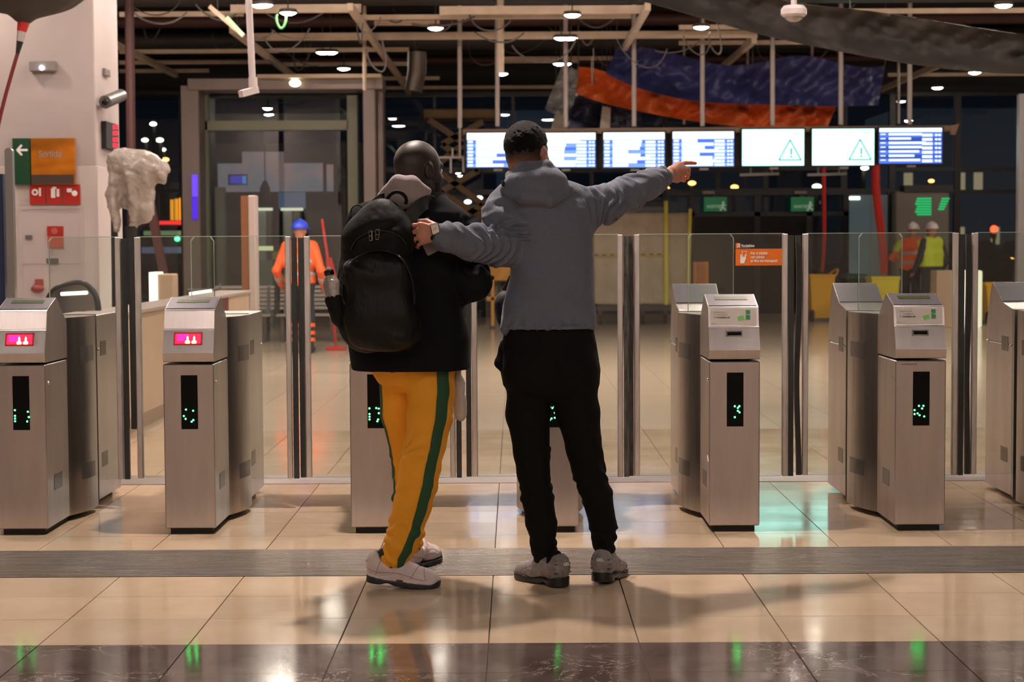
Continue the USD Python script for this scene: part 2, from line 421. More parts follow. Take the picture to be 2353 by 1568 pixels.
# ---------------------------------------------------------------- floor
XL, XR, YB, YF = -11.0, 12.0, -7.0, 33.0
fl = thing('floor', kind='structure')
part(fl, 'subfloor', bx(XL, XR, YB, YF, -0.12, -0.008), grout)
part(fl, 'paving', bx(XL, XR, YB, 4.93, -0.008, 0.0), far_stone)
YEND = 12.4
part(fl, 'paving', bx(XL, XR, YEND, YF, -0.008, 0.0), far_stone)
rows = [4.93, 5.33, 5.73, 6.13, 6.53, 6.92, None, 7.54, 7.893, 8.247, 8.6, 8.95, 9.3, 9.62, None, 10.0, 10.4, 10.8, 11.2, 11.6, 12.0, YEND]
for a, b in zip(rows[:-1], rows[1:]):
    if a is None or b is None: continue
    half = 0.2942 * b + 0.45
    k0, k1 = int(math.floor((-half + 0.095) / 0.5)), int(math.ceil((half + 0.095) / 0.5))
    xs = [-0.095 + 0.5 * k for k in range(k0, k1 + 1)]
    part(fl, 'paving', bx(XL, xs[0] - 0.002, a, b, -0.008, 0.0), far_stone); part(fl, 'paving', bx(xs[-1] + 0.002, XR, a, b, -0.008, 0.0), far_stone)
    for x0, x1 in zip(xs[:-1], xs[1:]):
        dark = a < 5.7
        m = rng.choice(2 if dark else 3)
        g = 0.0016 + 0.0012 * rng.random()
        part(fl, 'tile', bx(x0 + g, x1 - g, a + 0.0012, b - 0.0012, -0.010, 0.0004 * rng.random()), (brown if dark else beige)[m])
part(fl, 'stone_strip', bx(XL, XR, 9.622, 9.998, -0.01, 0.003), grey_stone)
gt = thing('floor_grate', 'grey ribbed metal entrance grating set across the floor in front of the gates', 'floor grating', (0, 7.23, 0))
part(gt, 'tray', bx(XL + 0.02, XR - 0.02, 6.925, 7.535, -0.0079, -0.006), mat('grate_shadow', (0.045, 0.038, 0.033), 0.8))
grate_rib = mat('grate_rib', (0.22, 0.19, 0.17), 0.42, 0.6, noise=((3, 40, 1), 0.18, 3))
for k in range(20):
    y = 6.938 + k * 0.0306
    part(gt, 'slat', bx(XL + 0.02, XR - 0.02, y, y + 0.0165, -0.006, 0.001, 0.002), grate_rib)

# ---------------------------------------------------------------- shell
CEIL = 5.0
single('ceiling', bx(XL - 0.2, XR + 0.2, YB, YF + 0.3, CEIL, CEIL + 0.2), dark_void, kind='structure')
wall_back = mat('warm_plaster', (0.50, 0.42, 0.36), 0.7)
single('wall_back', bx(XL, XR, YB - 0.2, YB, 0, CEIL), wall_back, kind='structure')
single('wall_left', bx(XL - 0.2, XL, YB, YF, 0, CEIL), mat('dim_plaster', (0.10, 0.085, 0.075), 0.7), kind='structure')
single('wall_right', bx(XR, XR + 0.2, YB, YF, 0, CEIL), mat('dim_plaster', (0.1,0.1,0.1)), kind='structure')

# ---------------------------------------------------------------- ceiling downlights
lamp_case = mat('lamp_case', (0.10, 0.085, 0.075), 0.5)
def downlight(loc, label, group=None, m=None, r=0.1):
    t = thing('ceiling_downlight', label, 'ceiling light', loc, group)
    x, y, z = loc
    part(t, 'housing', lathe([(r, 0.0), (r * 1.14, 0.0), (r * 1.14, 0.010), (r * 1.0, 0.045), (0, 0.045), (0, 0.035), (r * 0.95, 0.035), (r, 0.0)], loc, 20), lamp_case)
    part(t, 'diffuser', lathe([(0, -0.30 * r), (r * 0.45, -0.25 * r), (r * 0.8, -0.12 * r), (r * 0.98, 0.003), (r * 0.9, 0.012), (0, 0.012)], loc, 14), m or lamp_white)
    part(t, 'stem', tube([(x, y, z + 0.045), (x, y, CEIL)], 0.008, 6), dark_frame)
    return t
ZL = 4.1
def lamp_at(u, v):
    d = FWD + RIGHT * ((u - CX) / FPX) - UP * ((v - CY) / FPX); return EYE + d * ((ZL - EYE[2]) / d[2])
proto = downlight(tuple(lamp_at(662, 30)), 'large bright round downlight above the looped green cable')
for u, v, lab in [(1001, 65, 'round downlight above the shaved head of the man with the backpack'), (1315, 35, 'round downlight on the top beam, above the curled white cable'),
                  (1290, 88, 'left one of two touching downlights above the hood of the pointing man'), (1310, 88, 'right one of two touching downlights above the hood of the pointing man'),
                  (742, 121, 'left one of two touching downlights above the portal beam'), (760, 121, 'right one of two touching downlights above the portal beam'),
                  (790, 158, 'small downlight hanging just above the portal beam on a white arm'), (1153, 170, 'small downlight at the foot of a vertical ceiling post'),
                  (1286, 147, 'left one of two small downlights left of the hanging orange tarpaulin'), (1298, 147, 'right one of two small downlights left of the hanging orange tarpaulin'),
                  (1611, 63, 'round downlight above the blue tarpaulin near its left end'), (1878, 88, 'round downlight at the lower edge of the dark drape'),
                  (2306, 13, 'downlight at the top right corner above the dark drape'), (2240, 167, 'downlight just under the dark drape on the right'),
                  (2154, 202, 'downlight right of the blue tarpaulin end'), (607, 12, 'small downlight at the top beside the tilted tube lamp'), (598, 13, 'tiny downlight left of the small one at the top')]:
    copy(proto, lamp_at(u, v), lab)
out = 'round downlight of the hall ceiling, over the near side and outside the frame'
hall = downlight((-5.2, 8.6, ZL), out, 'downlights outside the frame', lamp_hall)
far_lamp = downlight((-2.6, 19.0, ZL), out, 'downlights outside the frame', lamp_far)
for x in (-4.6, -2.2, 0.2, 2.6, 5.0):
    for y in (-4.5, -1.8, 1.2):
        copy(hall, (x, y, ZL), out, 'downlights outside the frame')
for x in (-5.2, -2.9, -0.5, 1.9, 4.4):
    for y in (8.6, 11.2, 13.3, 15.4, 17.4):
        if x in (-0.5, -5.2) and y < 9: continue
        copy(hall, (x, y, ZL), out, 'downlights outside the frame')
downlight((-0.5, 7.8, 4.2), 'strong downlight straight above the two men, outside the frame', m=lamp_key, r=0.11)
for x, y in ((-8, 20), (8, 20), (9, 26), (0.2, 18.4), (3.0, 18.8), (6, 18.4), (-5, 19)):
    copy(far_lamp, (x, y, ZL), out, 'downlights outside the frame')

# ---------------------------------------------------------------- ticket gates
GW = 0.232
GY = 7.95
HEAD = [(0.004, 0.795), (-0.006, 0.838), (0.028, 0.942), (0.034, 0.946), (0.052, 1.030), (0.060, 1.036), (0.215, 1.088), (0.228, 1.083), (0.395, 0.965), (0.395, 0.795)]
def gate(xl, kind, leds, label, off, rear):
    t = thing('ticket_gate', label, 'ticket gate', (xl + GW / 2, GY, 0))
    Y = lambda y: GY + y
    x0, x1 = xl, xl + GW
    part(t, 'plinth', bx(x0 + 0.02, x1 - 0.02, Y(0.02), Y(1.36), 0.0, 0.03), black_matt)
    part(t, 'front_column', bx(x0, x1, Y(0), Y(0.39), 0.028, 0.786, 0.004), steel)
    hp = [(Y(a), b) for a, b in HEAD]
    part(t, 'reader_head', prism_yz(Polygon(hp).buffer(-0.004).buffer(0.004, 3), x0, x1), steel, smooth=20)
    # swelling middle housing, in two halves with a slot that the glass flaps slide in
    xa, xb = (x0 + off, x1 + off)
    def swell(ya, yb, z0, z1, bl=0.055):
        ys = np.linspace(ya, yb, 14); s = np.sin(np.clip((ys - 0.36) / 0.54, 0, 1) * np.pi) * bl
        lo = np.interp(ys, [0.39, 0.9], [x0 + 0.012, xa]) ; hi = np.interp(ys, [0.39, 0.9], [x1 - 0.012, xb])
        return prism_xy(Polygon([*zip(lo - s, Y(0) + ys), *zip((hi + s)[::-1], Y(0) + ys[::-1])]), z0, z1)
    part(t, 'middle_housing', swell(0.392, 0.74, 0.028, 0.985), steel_dark, smooth=25)
    part(t, 'middle_housing', swell(0.83, 0.90, 0.028, 0.985), steel_dark, smooth=25)
    part(t, 'slot_lining', bx(x0 - 0.0, x1 + 0.0, Y(0.74), Y(0.83), 0.028, 0.10), black_matt)
    part(t, 'rear_column', bx(xa, xb, Y(0.902), Y(1.40), 0.028, 0.80 if rear else 0.978, 0.004), steel)
    if rear:
        rp = [(Y(1.40 - a), b) for a, b in HEAD]
        rp = [(Y(1.40 - 0.004), 0.803), (Y(1.406), 0.84), (Y(1.372), 0.942), (Y(1.34), 1.03), (Y(1.30), 1.112), (Y(1.285), 1.112), (Y(1.10), 1.015), (Y(0.95), 0.99), (Y(0.905), 0.985), (Y(0.905), 0.803)]
        part(t, 'rear_head', prism_yz(Polygon(rp).buffer(-0.003).buffer(0.003, 3), xa, xb), steel, smooth=20)
        q0, q1 = np.array([0, Y(1.105), 1.0185]), np.array([0, Y(1.280), 1.1085]); qd = (q1 - q0) / np.linalg.norm(q1 - q0); qn = np.array([0, -qd[2], qd[1]])
        part(t, 'rear_plate', trimesh.convex.convex_hull(np.array([np.array([xx, 0, 0]) + b_ + qn * s for xx in (xa + 0.004, xb - 0.004) for b_ in (q0, q1) for s in (-0.003, 0.0025)])), slate)
    for sx, xx in ((-1, None), (1, None)):   # smoked sensor windows, low and high on both flanks
        for z in (0.19, 0.765):
            for y0, y1, body in ((0.50, 0.66, 'mid'), (0.98, 1.10, 'rear'), (0.12, 0.26, 'front')):
                if body == 'front' and z > 0.5: continue
                if body == 'mid':
                    ys = np.linspace(y0, y1, 6); s = np.sin(np.clip((ys - 0.36) / 0.54, 0, 1) * np.pi) * 0.055
                    edge = (np.interp(ys, [0.39, 0.9], [x1 - 0.012, xb]) + s) if sx > 0 else (np.interp(ys, [0.39, 0.9], [x0 + 0.012, xa]) - s)
                    m = prism_xy(Polygon([*zip(edge + sx * 0.002, Y(0) + ys), *zip((edge - sx * 0.004)[::-1], Y(0) + ys[::-1])]), z, z + 0.075)
                else:
                    e = (xb if sx > 0 else xa) if body == 'rear' else (x1 if sx > 0 else x0)
                    m = bx(e - 0.004 * sx, e + 0.0015 * sx, Y(y0), Y(y1), z, z + 0.075)
                part(t, 'sensor_window', m, sensor)
    for z in (0.70,):
        for e, sx in ((x1, 1), (x0, -1)):
            part(t, 'lock', lathe([(0, 0.006), (0.007, 0.005), (0.009, 0.0), (0, 0.0)], (0, 0, 0), 12).apply_transform(trimesh.transformations.rotation_matrix(sx * math.pi / 2, [0, 1, 0])).apply_translation((e, Y(0.05), z)), steel_smooth)
    for e, sx in ((xb, 1), (xa, -1)):
        part(t, 'screw', ball((e, Y(0.925), 0.80), 0.008, 1), steel_smooth); part(t, 'screw', ball((e, Y(1.37), 0.80), 0.008, 1), steel_smooth)
    # sloping top: a dark strip display
    (ya, za), (yb, zb) = (0.062, 1.0375), (0.213, 1.0875)
    d = np.array([0, yb - ya, zb - za]); nrm = np.array([0, -d[2], d[1]]) / np.hypot(d[1], d[2])
    def slope(f0, f1, xx0, xx1, th):
        c = [np.array([xq, Y(ya), za]) + d * f for f in (f0, f1) for xq in (xx0, xx1)]
        return trimesh.convex.convex_hull(np.array([q + nrm * s for q in c for s in (-0.004, th)]))
    part(t, 'display_frame', slope(0.03, 0.97, x0 + 0.006, x1 - 0.006, 0.0015), slate)
    part(t, 'strip_display', slope(0.50, 0.74, x0 + 0.042, x1 - 0.040, 0.003), lcd_green)
    # face of the head: tilted panel coordinates
    f0, f1 = np.array([0, -0.006, 0.838]), np.array([0, 0.028, 0.942]); fu = (f1 - f0) / np.linalg.norm(f1 - f0); fn = np.array([0, -fu[2], fu[1]])
    g0, g1 = np.array([0, 0.034, 0.946]), np.array([0, 0.052, 1.030]); gu = (g1 - g0) / np.linalg.norm(g1 - g0); gn = np.array([0, -gu[2], gu[1]])
    def facebox(o, u, nn, xa_, xb_, a, b, th0, th1):
        pts = [np.array([xq, GY, 0]) + o + u * h + nn * s for xq in (xa_, xb_) for h in (a, b) for s in (th0, th1)]
        return trimesh.convex.convex_hull(np.array(pts))
    if kind == 'slot':
        sx0, sx1 = x0 + 0.078, x0 + 0.152
        cx, ch = (sx0 + sx1) / 2, 0.068
        part(t, 'face_plate', facebox(f0, fu, fn, x0 + 0.003, x1 - 0.003, 0.004, 0.104, -0.002, 0.002), steel_smooth_face)
        part(t, 'slot_frame', join(facebox(f0, fu, fn, sx0, sx1, 0.062, 0.067, 0, 0.012), facebox(f0, fu, fn, sx0, sx1, 0.084, 0.089, 0, 0.012), facebox(f0, fu, fn, sx0, sx0 + 0.005, 0.062, 0.089, 0, 0.012), facebox(f0, fu, fn, sx1 - 0.005, sx1, 0.062, 0.089, 0, 0.012)), steel_smooth)
        part(t, 'ticket_slot', facebox(f0, fu, fn, sx0 + 0.005, sx1 - 0.005, 0.067, 0.084, -0.001, 0.004), black_gloss)
        sg = part(t, 'card_sign', facebox(g0, gu, gn, x0 + 0.010, x1 - 0.010, 0.006, 0.080, -0.002, 0.003), mat('sign_white', (0.55, 0.50, 0.46), 0.4))
        org = lambda xq, h: np.array([xq, GY, 0]) + g0 + gu * h + gn * 0.003
        for txt, h, m, bold in (("Passa't a la", 0.062, ink_grey, False), ("T-mobilitat a", 0.050, ink_grey, False), ("T-mobilitat.cat", 0.037, ink_dark, True)):
            part(sg, 'lettering', letters(txt, 0.0075, org(x0 + 0.026, h), up=gu, bold=bold, depth=0.0006), m)
        part(sg, 'printed_phone', facebox(g0, gu, gn, x0 + 0.172, x0 + 0.192, 0.030, 0.074, 0.003, 0.0038), mat('phone_green', C(40, 130, 75), 0.4))
        part(sg, 'lettering', letters('T-m', 0.006, org(x0 + 0.1735, 0.050) + gn * 0.0009, up=gu, depth=0.0005, bold=True), ink)
        part(sg, 'printed_card', trimesh.convex.convex_hull(np.array([org(x0 + xx, hh) + gn * s for xx, hh in ((0.132, 0.042), (0.160, 0.050), (0.166, 0.032), (0.138, 0.024)) for s in (0, 0.0008)])), mat('card_green', C(110, 190, 90), 0.4))
        part(sg, 'lettering', letters('mobilitat', 0.003, org(x0 + 0.014, 0.010), up=gu, depth=0.0005), ink_dark)
    else:
        part(t, 'face_plate', facebox(f0, fu, fn, x0 + 0.003, x1 - 0.003, 0.004, 0.104, -0.002, 0.002), steel_smooth_face)
        rx0, rx1 = x0 + 0.056, x0 + 0.174
        part(t, 'reader_frame', join(facebox(f0, fu, fn, rx0 - 0.006, rx1 + 0.006, 0.036, 0.042, 0, 0.008), facebox(f0, fu, fn, rx0 - 0.006, rx1 + 0.006, 0.090, 0.096, 0, 0.008), facebox(f0, fu, fn, rx0 - 0.006, rx0, 0.036, 0.096, 0, 0.008), facebox(f0, fu, fn, rx1, rx1 + 0.006, 0.036, 0.096, 0, 0.008)), mat('reader_red_plastic', (0.45, 0.01, 0.01), 0.3))
        rd = part(t, 'code_reader', facebox(f0, fu, fn, rx0, rx1, 0.042, 0.090, -0.001, 0.003), led_red, 'glowing red code reader window')
        part(rd, 'glow_panel', facebox(f0, fu, fn, rx0 + 0.008, rx0 + 0.060, 0.056, 0.089, 0.003, 0.0036), reader_pink)
        for q in (0.057, 0.087):
            o = np.array([rx0 + q, GY, 0]) + f0 + fu * 0.050
            part(rd, 'bulb', ball(o + fn * 0.003, (0.012, 0.006, 0.010), 2), led_hot)
            part(rd, 'bulb', ball(o + fn * 0.003 + fu * 0.016, (0.005, 0.004, 0.014), 1), led_hot)
        part(t, 'upper_plate', facebox(g0, gu, gn, x0 + 0.002, x1 - 0.002, 0.001, 0.084, -0.002, 0.002), steel_smooth_face)
    # arrow display
    px0, px1 = x0 + 0.081, x0 + 0.157
    pz1, pz0 = 0.735, 0.487
    pn = part(t, 'arrow_display', bx(px0, px1, Y(-0.002), Y(0.004), pz0, pz1), led_black)
    for fx, fy in leds:
        part(pn, 'led', ball((px0 + fx * (px1 - px0), Y(-0.003), pz1 - fy * (pz1 - pz0)), (0.0044, 0.003, 0.0044), 1), led_green)
    return t
steel_smooth_face = mat('face_steel', (0.66, 0.60, 0.60), 0.26, 1.0, noise=((30, 3, 3), 0.06, 2))
P1 = [(0.29, 0.634), (0.72, 0.657), (0.155, 0.755), (0.26, 0.807), (0.72, 0.83), (0.62, 0.86)]
P4 = [(0.475, 0.624), (0.75, 0.624), (0.66, 0.655), (0.66, 0.71), (0.76, 0.738), (0.475, 0.827)]
P5 = [(0.36, 0.634), (0.63, 0.634), (0.55, 0.683), (0.10, 0.712), (0.10, 0.786), (0.28, 0.774), (0.40, 0.807), (0.68, 0.831)]
P2 = [(0.12, 0.63), (0.12, 0.735), (0.12, 0.785), (0.12, 0.835), (0.53, 0.625), (0.68, 0.635), (0.68, 0.72), (0.90, 0.77), (0.64, 0.835), (0.59, 0.87)]
P3 = [(0.25, 0.62), (0.40, 0.64), (0.52, 0.615), (0.55, 0.73), (0.72, 0.76), (0.55, 0.82), (0.35, 0.835), (0.25, 0.86)]
gate(-2.388, 'code', P2[:4] + [(0.9, 0.66), (0.95, 0.76), (0.85, 0.84)], 'steel ticket gate with red code reader cut off by the left picture edge', 0.02, False)
gate(-1.616, 'code', P1, 'steel ticket gate with red code reader left of the man with the backpack', 0.02, False)
gate(-0.762, 'code', P2, 'steel ticket gate half hidden behind the yellow trousers', 0.01, False)
gate(0.055, 'slot', P3, 'steel ticket gate behind the black legs of the pointing man', -0.01, True)
gate(0.885, 'slot', P4, 'steel ticket gate with paper scrap on its side, right of the pointing man', -0.052, True)
gate(1.737, 'slot', P5, 'steel ticket gate with the graffiti scribble under its head', -0.055, True)
gate(2.585, 'slot', P4, 'steel ticket gate cut off by the right picture edge', -0.055, True)
part('/World/ticket_gate_004', 'paper_scrap', bx(0.8825, 0.8855, GY + 0.02, GY + 0.07, 0.315, 0.335).apply_transform(trimesh.transformations.rotation_matrix(0.5, [1, 0, 0], (0.884, GY + 0.04, 0.325))), mat('paper', (0.6, 0.55, 0.5), 0.6))
part('/World/ticket_gate_005', 'scribble', join(*[tube(spline([(1.765 + 0.012 * k, GY - 0.0005, 0.764), (1.770 + 0.012 * k, GY - 0.0005, 0.772), (1.774 + 0.012 * k, GY - 0.0005, 0.766)], 6), 0.0012, 5) for k in range(6)]), mat('red_marker', (0.25, 0.05, 0.04), 0.6))

# ---------------------------------------------------------------- glass flaps between the gates
FY = GY + 0.785
seal_mats = [rubber, rubber_worn]
def flap(xs, side, width, label, wavy=0.0, worn=0, zs=0.155, cut=0.0):
    """xs: where the aluminium edge stands; side: +1 the pane runs to the right of it"""
    y = FY + (0.018 if side > 0 else -0.018)
    t = thing('glass_flap', label, 'glass barrier flap', (xs, y, zs))
    x0, x1 = (xs, xs + width) if side > 0 else (xs - width, xs)
    g = sbox(x0, zs, x1, 1.375).buffer(-0.03).buffer(0.03, 6)
    part(t, 'glass_pane', prism_xz(g, y - 0.005, y + 0.005), glass)
    rim = LineString([(x0 + 0.002, 0.30), (x0 + 0.002, 1.35), (x0 + 0.02, 1.374), (x1 - 0.02, 1.374), (x1 - 0.002, 1.35), (x1 - 0.002, 0.30)]).buffer(0.0016)
    part(t, 'polished_edge', prism_xz(rim, y - 0.0052, y + 0.0052), glass_edge, 'ground green rim of the pane')
    part(t, 'edge_profile', bx(xs - 0.001, xs + side * 0.027, y - 0.016, y + 0.016, zs, 1.372, 0.003), alu, 'aluminium edge profile')
    zz = np.linspace(zs + cut, 1.365, 26); c = xs - side * (0.017 + wavy * np.sin((zz - zs) * 3.3) ** 2)
    w = 0.013
    seal = Polygon([*zip(c - w, zz), *zip((c + w)[::-1], zz[::-1])])
    part(t, 'rubber_seal', prism_xz(seal, y - 0.012, y + 0.012), seal_mats[worn], 'dark rubber closing edge')
    return t
def flat_x(u): return (W(u, 820, FY))[0]
for name, ua, ub, lab, kw in [
    ('1', 283, 312, 'between the two gates at the left edge', dict(cut=0.25)), ('2', 672, 701, 'in front of the worker with the blue helmet', {}),
    ('3', 1046, 1084, 'behind the white cloth at the yellow trousers', {}), ('4', 1431, 1458, 'right of the pointing man', dict(worn=1)),
    ('5', 1808, 1845, 'beside the orange notice', dict(wavy=0.012)), ('6', 2198, 2234, 'in the rightmost passage', dict(wavy=0.006))]:
    flap(flat_x(ua), -1, 0.50 if name != '1' else 0.36, 'left leaf of the glass flaps ' + lab, worn=kw.get('worn', 0))
    flap(flat_x(ub), 1, 0.50 if name != '1' else 0.40, 'right leaf of the glass flaps ' + lab, **kw)
# notice stuck on the pane
a, b = W(1689, 559, FY), W(1795, 610, FY)
ny = FY - 0.018 - 0.0065
t = thing('validation_notice', 'orange and black notice with white hand and ticket symbol stuck on the glass flap', 'notice', ((a[0] + b[0]) / 2, ny, b[2]))
H = a[2] - b[2]; Wd = b[0] - a[0]
part(t, 'orange_field', bx(a[0], b[0], ny - 0.001, ny + 0.001, b[2], b[2] + H * 0.745), orange_print)
part(t, 'black_band', bx(a[0], b[0], ny - 0.001, ny + 0.001, b[2] + H * 0.75, a[2]), mat('black_print', (0.012, 0.011, 0.010), 0.4))
yy = ny - 0.001
lg = part(t, 'logo_square', bx(a[0], a[0] + Wd * 0.10, ny - 0.0015, ny, b[2] + H * 0.77, a[2]), orange_print)
part(lg, 'lettering', letters('R', H * 0.17, (a[0] + Wd * 0.03, yy - 0.0005, b[2] + H * 0.80), bold=True), ink)
part(t, 'lettering', letters('Rodalies', H * 0.105, (a[0] + Wd * 0.12, yy, b[2] + H * 0.83), bold=True), ink)
part(t, 'lettering', letters('de Catalunya', H * 0.045, (a[0] + Wd * 0.125, yy, b[2] + H * 0.77)), ink_grey)
for k, s in enumerate(('Per a viatjar', 'cal validar', 'el títol de transport')):
    part(t, 'lettering', letters(s, H * 0.115, (a[0] + Wd * 0.32, yy, b[2] + H * (0.49 - 0.17 * k)), bold=True, fit=Wd * (0.37, 0.31, 0.585)[k]), ink)
q = lambda fx, fz: (a[0] + Wd * fx, b[2] + H * fz)
part(t, 'hand_symbol', prism_xz(unary_union([Polygon([q(0.10, 0.10), q(0.19, 0.10), q(0.20, 0.22), q(0.225, 0.30), q(0.215, 0.50), q(0.20, 0.50), q(0.195, 0.36), q(0.18, 0.42), q(0.165, 0.36), q(0.15, 0.46), q(0.14, 0.36), q(0.125, 0.50), q(0.105, 0.50), q(0.10, 0.30)])]), yy - 0.0012, yy), ink)
part(t, 'ticket_symbol', prism_xz(unary_union([Polygon([q(0.13, 0.64), q(0.245, 0.64), q(0.245, 0.62), q(0.235, 0.62), q(0.235, 0.42), q(0.225, 0.40), q(0.225, 0.62), q(0.15, 0.62), q(0.15, 0.40), q(0.14, 0.40), q(0.14, 0.62), q(0.13, 0.62)])]), yy - 0.0012, yy), ink)
# ---------------------------------------------------------------- the two men
skin_tan = mat('tan_skin', (0.42, 0.20, 0.13), 0.5, noise=(22, 0.14, 3), subsurf=0.12)
skin_dark = mat('dark_skin', (0.022, 0.012, 0.0085), 0.5, noise=(26, 0.2, 3))
denim = mat('grey_jacket_cloth', (0.122, 0.137, 0.182), 0.85, spec=0.3, noise=((260, 260, 260), 0.14, 2), bump=((300, 300, 300), 0.25, 0.004), sheen=0.15)
black_cloth = mat('black_trouser_cloth', (0.0065, 0.0062, 0.0065), 0.85, spec=0.12, bump=((160, 160, 160), 0.2, 0.004))
coat_cloth = mat('navy_black_coat_cloth', (0.0075, 0.0080, 0.0105), 0.85, spec=0.12, bump=((120, 120, 120), 0.2, 0.004))
pack_cloth = mat('backpack_nylon', (0.0050, 0.0052, 0.0048), 0.6, spec=0.16, bump=((240, 240, 240), 0.25, 0.003))
pack_shine = mat('backpack_pocket_nylon', (0.0055, 0.0055, 0.005), 0.5, spec=0.24, bump=((50, 50, 18), 0.4, 0.012))
yellow_cloth = mat('yellow_trouser_cloth', (0.80, 0.345, 0.012), 0.75, noise=((5, 5, 5), 0.06, 2), bump=((200, 200, 200), 0.15, 0.003))
green_cloth = mat('green_stripe_cloth', (0.020, 0.078, 0.032), 0.8)
hood_grey = mat('pale_hood_fleece', (0.30, 0.255, 0.255), 0.9, bump=((200, 200, 200), 0.3, 0.004), sheen=0.2)
hair_black = mat('black_hair', (0.008, 0.0065, 0.006), 0.65, spec=0.2, bump=((420, 420, 420), 0.9, 0.02))
fleece_black = mat('black_fleece', (0.012, 0.010, 0.010), 0.9, bump=((150, 150, 150), 0.5, 0.006))
eye_white = mat('eye', (0.7, 0.66, 0.62), 0.2)
fbm, noi = meshkit.fbm, meshkit.noise

def J(u, v, Y): return W(u, v, Y)
def pxm(Y): return FPX / (Y * 1.0015 + 0.03)

def frame(yaw, pitch=0.0):
    f = np.array([math.sin(yaw) * math.cos(pitch), math.cos(yaw) * math.cos(pitch), math.sin(pitch)]); r = np.array([math.cos(yaw), -math.sin(yaw), 0]); u = np.cross(r, f)
    return np.stack([r, f, u], 1)      # columns: right, forward, up

def head(c, R, s=1.0, ear=1.0):
    L = lambda x, y, z: np.asarray(c) + R @ (np.array([x, y, z]) * s)
    e = lambda x, y, z, a, b, d: ell(L(x, y, z), np.array([a, b, d]) * s, R)
    P = [(e(0, -.010, .026, .077, .098, .089), 0), (e(0, .030, -.036, .060, .064, .080), .03 * s), (e(0, .046, -.078, .042, .042, .036), .03 * s), (e(0, -.03, -.045, .06, .06, .06), .03 * s)]
    P += [(rc(L(-.034, .080, .020), L(.034, .080, .020), .012 * s), .015), (rc(L(0, .090, .008), L(0, .113, -.030), .008 * s, .013 * s), .012)]
    P += [(rc(L(-.017, .092, -.060), L(.017, .092, -.060), .007 * s), .008), (rc(L(-.014, .091, -.071), L(.014, .091, -.071), .008 * s), .008)]
    for sx in (-1, 1):
        P += [('-', e(sx * .031, .094, .002, .015, .012, .009), .008), (e(sx * .030, .062, -.03, .026, .026, .02), .02)]
        P += [(e(sx * .079, -.008, -.006, .010 * ear, .021, .033), .006), ('-', e(sx * .090, -.002, -.004, .007, .011, .019), .004)]
    return P, L

def grow(chain, k=0.03, extra=0.0):
    """capsules along (u, v, Y, radius px)"""
    P = []
    for a, b in zip(chain[:-1], chain[1:]):
        P.append((rc(J(*a[:3]), J(*b[:3]), a[3] / pxm(a[2]) + extra, b[3] / pxm(b[2]) + extra), k))
    return P

def trunk(rows, Y, e=2.5, grow_by=0.0):
    out = []
    for v, u, hw, ry in rows:
        q = J(u, v, Y); out.append((q[2], q[0], Y, hw / pxm(Y) + grow_by, ry + grow_by))
    return loft(out, e)

def folds(p, a, b, freq, amp, seed=0, lo=-0.1, hi=1.1):
    """creases running round a limb from a to b"""
    a, b = np.asarray(a), np.asarray(b); L = np.linalg.norm(b - a); d = (b - a) / L
    t = (p - a) @ d; rad = np.linalg.norm(p - a - t[:, None] * d, axis=1)
    w = np.exp(-(np.maximum(rad - 0.11, 0) / 0.03) ** 2) * np.clip((t / L - lo) / 0.15, 0, 1) * np.clip((hi - t / L) / 0.15, 0, 1)
    ph = t * freq + 3.2 * noi(p * 7.0, seed) + 1.2 * noi(p * 16.0, seed + 3)
    r = np.sin(ph * 2 * np.pi); m = np.clip(noi(p * 9.0 + 5, seed + 1) * 2.2 - 0.5, 0, 1)
    return w * amp * m * (np.abs(r) ** 0.7 * np.sign(r))

# ---- man who points
GYB = 6.80
gl = thing('person', 'person in a grey hooded jacket and black trousers pointing to the screens', 'person', G(1320, 1345))
hG, RG = J(1212, 354, 6.82), frame(math.radians(30), math.radians(3))
hp, LG = head(hG, RG)
leftleg = [(1215, 905, 6.80, 50), (1213, 950, 6.80, 50), (1222, 1040, 6.79, 41), (1226, 1085, 6.78, 36.5), (1234, 1140, 6.78, 36), (1242, 1200, 6.77, 33.5), (1250, 1258, 6.77, 28), (1254, 1297, 6.76, 24)]
rightleg = [(1320, 905, 6.80, 53), (1328, 950, 6.80, 50), (1342, 1030, 6.80, 41), (1353, 1085, 6.80, 36.5), (1370, 1135, 6.81, 35), (1387, 1215, 6.82, 31), (1390, 1266, 6.82, 24)]
Ltorso = [(448, 1228, 50, .08), (462, 1236, 84, .105), (480, 1240, 104, .122), (520, 1258, 102, .130), (560, 1266, 97, .130), (600, 1269, 93, .128), (640, 1267, 96, .128), (690, 1262, 104, .132), (730, 1261, 109, .135), (752, 1261, 110, .134)]
shl, ell_, wrl = J(1165, 484, 6.80), J(1153, 566, 6.735), J(1014, 545, 6.572)
shr, elr, wrr = J(1322, 478, 6.82), J(1436, 450, 6.98), J(1528, 407, 7.11)
arms = [(rc(J(1195, 470, 6.80), shl, .05, .058), .05), (rc(shl, ell_, .055, .045), .03), (rc(ell_, wrl, .045, .029), .03), (rc(J(1290, 470, 6.81), shr, .05, .056), .05), (rc(shr, elr, .055, .043), .03), (rc(elr, wrr, .043, .028), .03)]
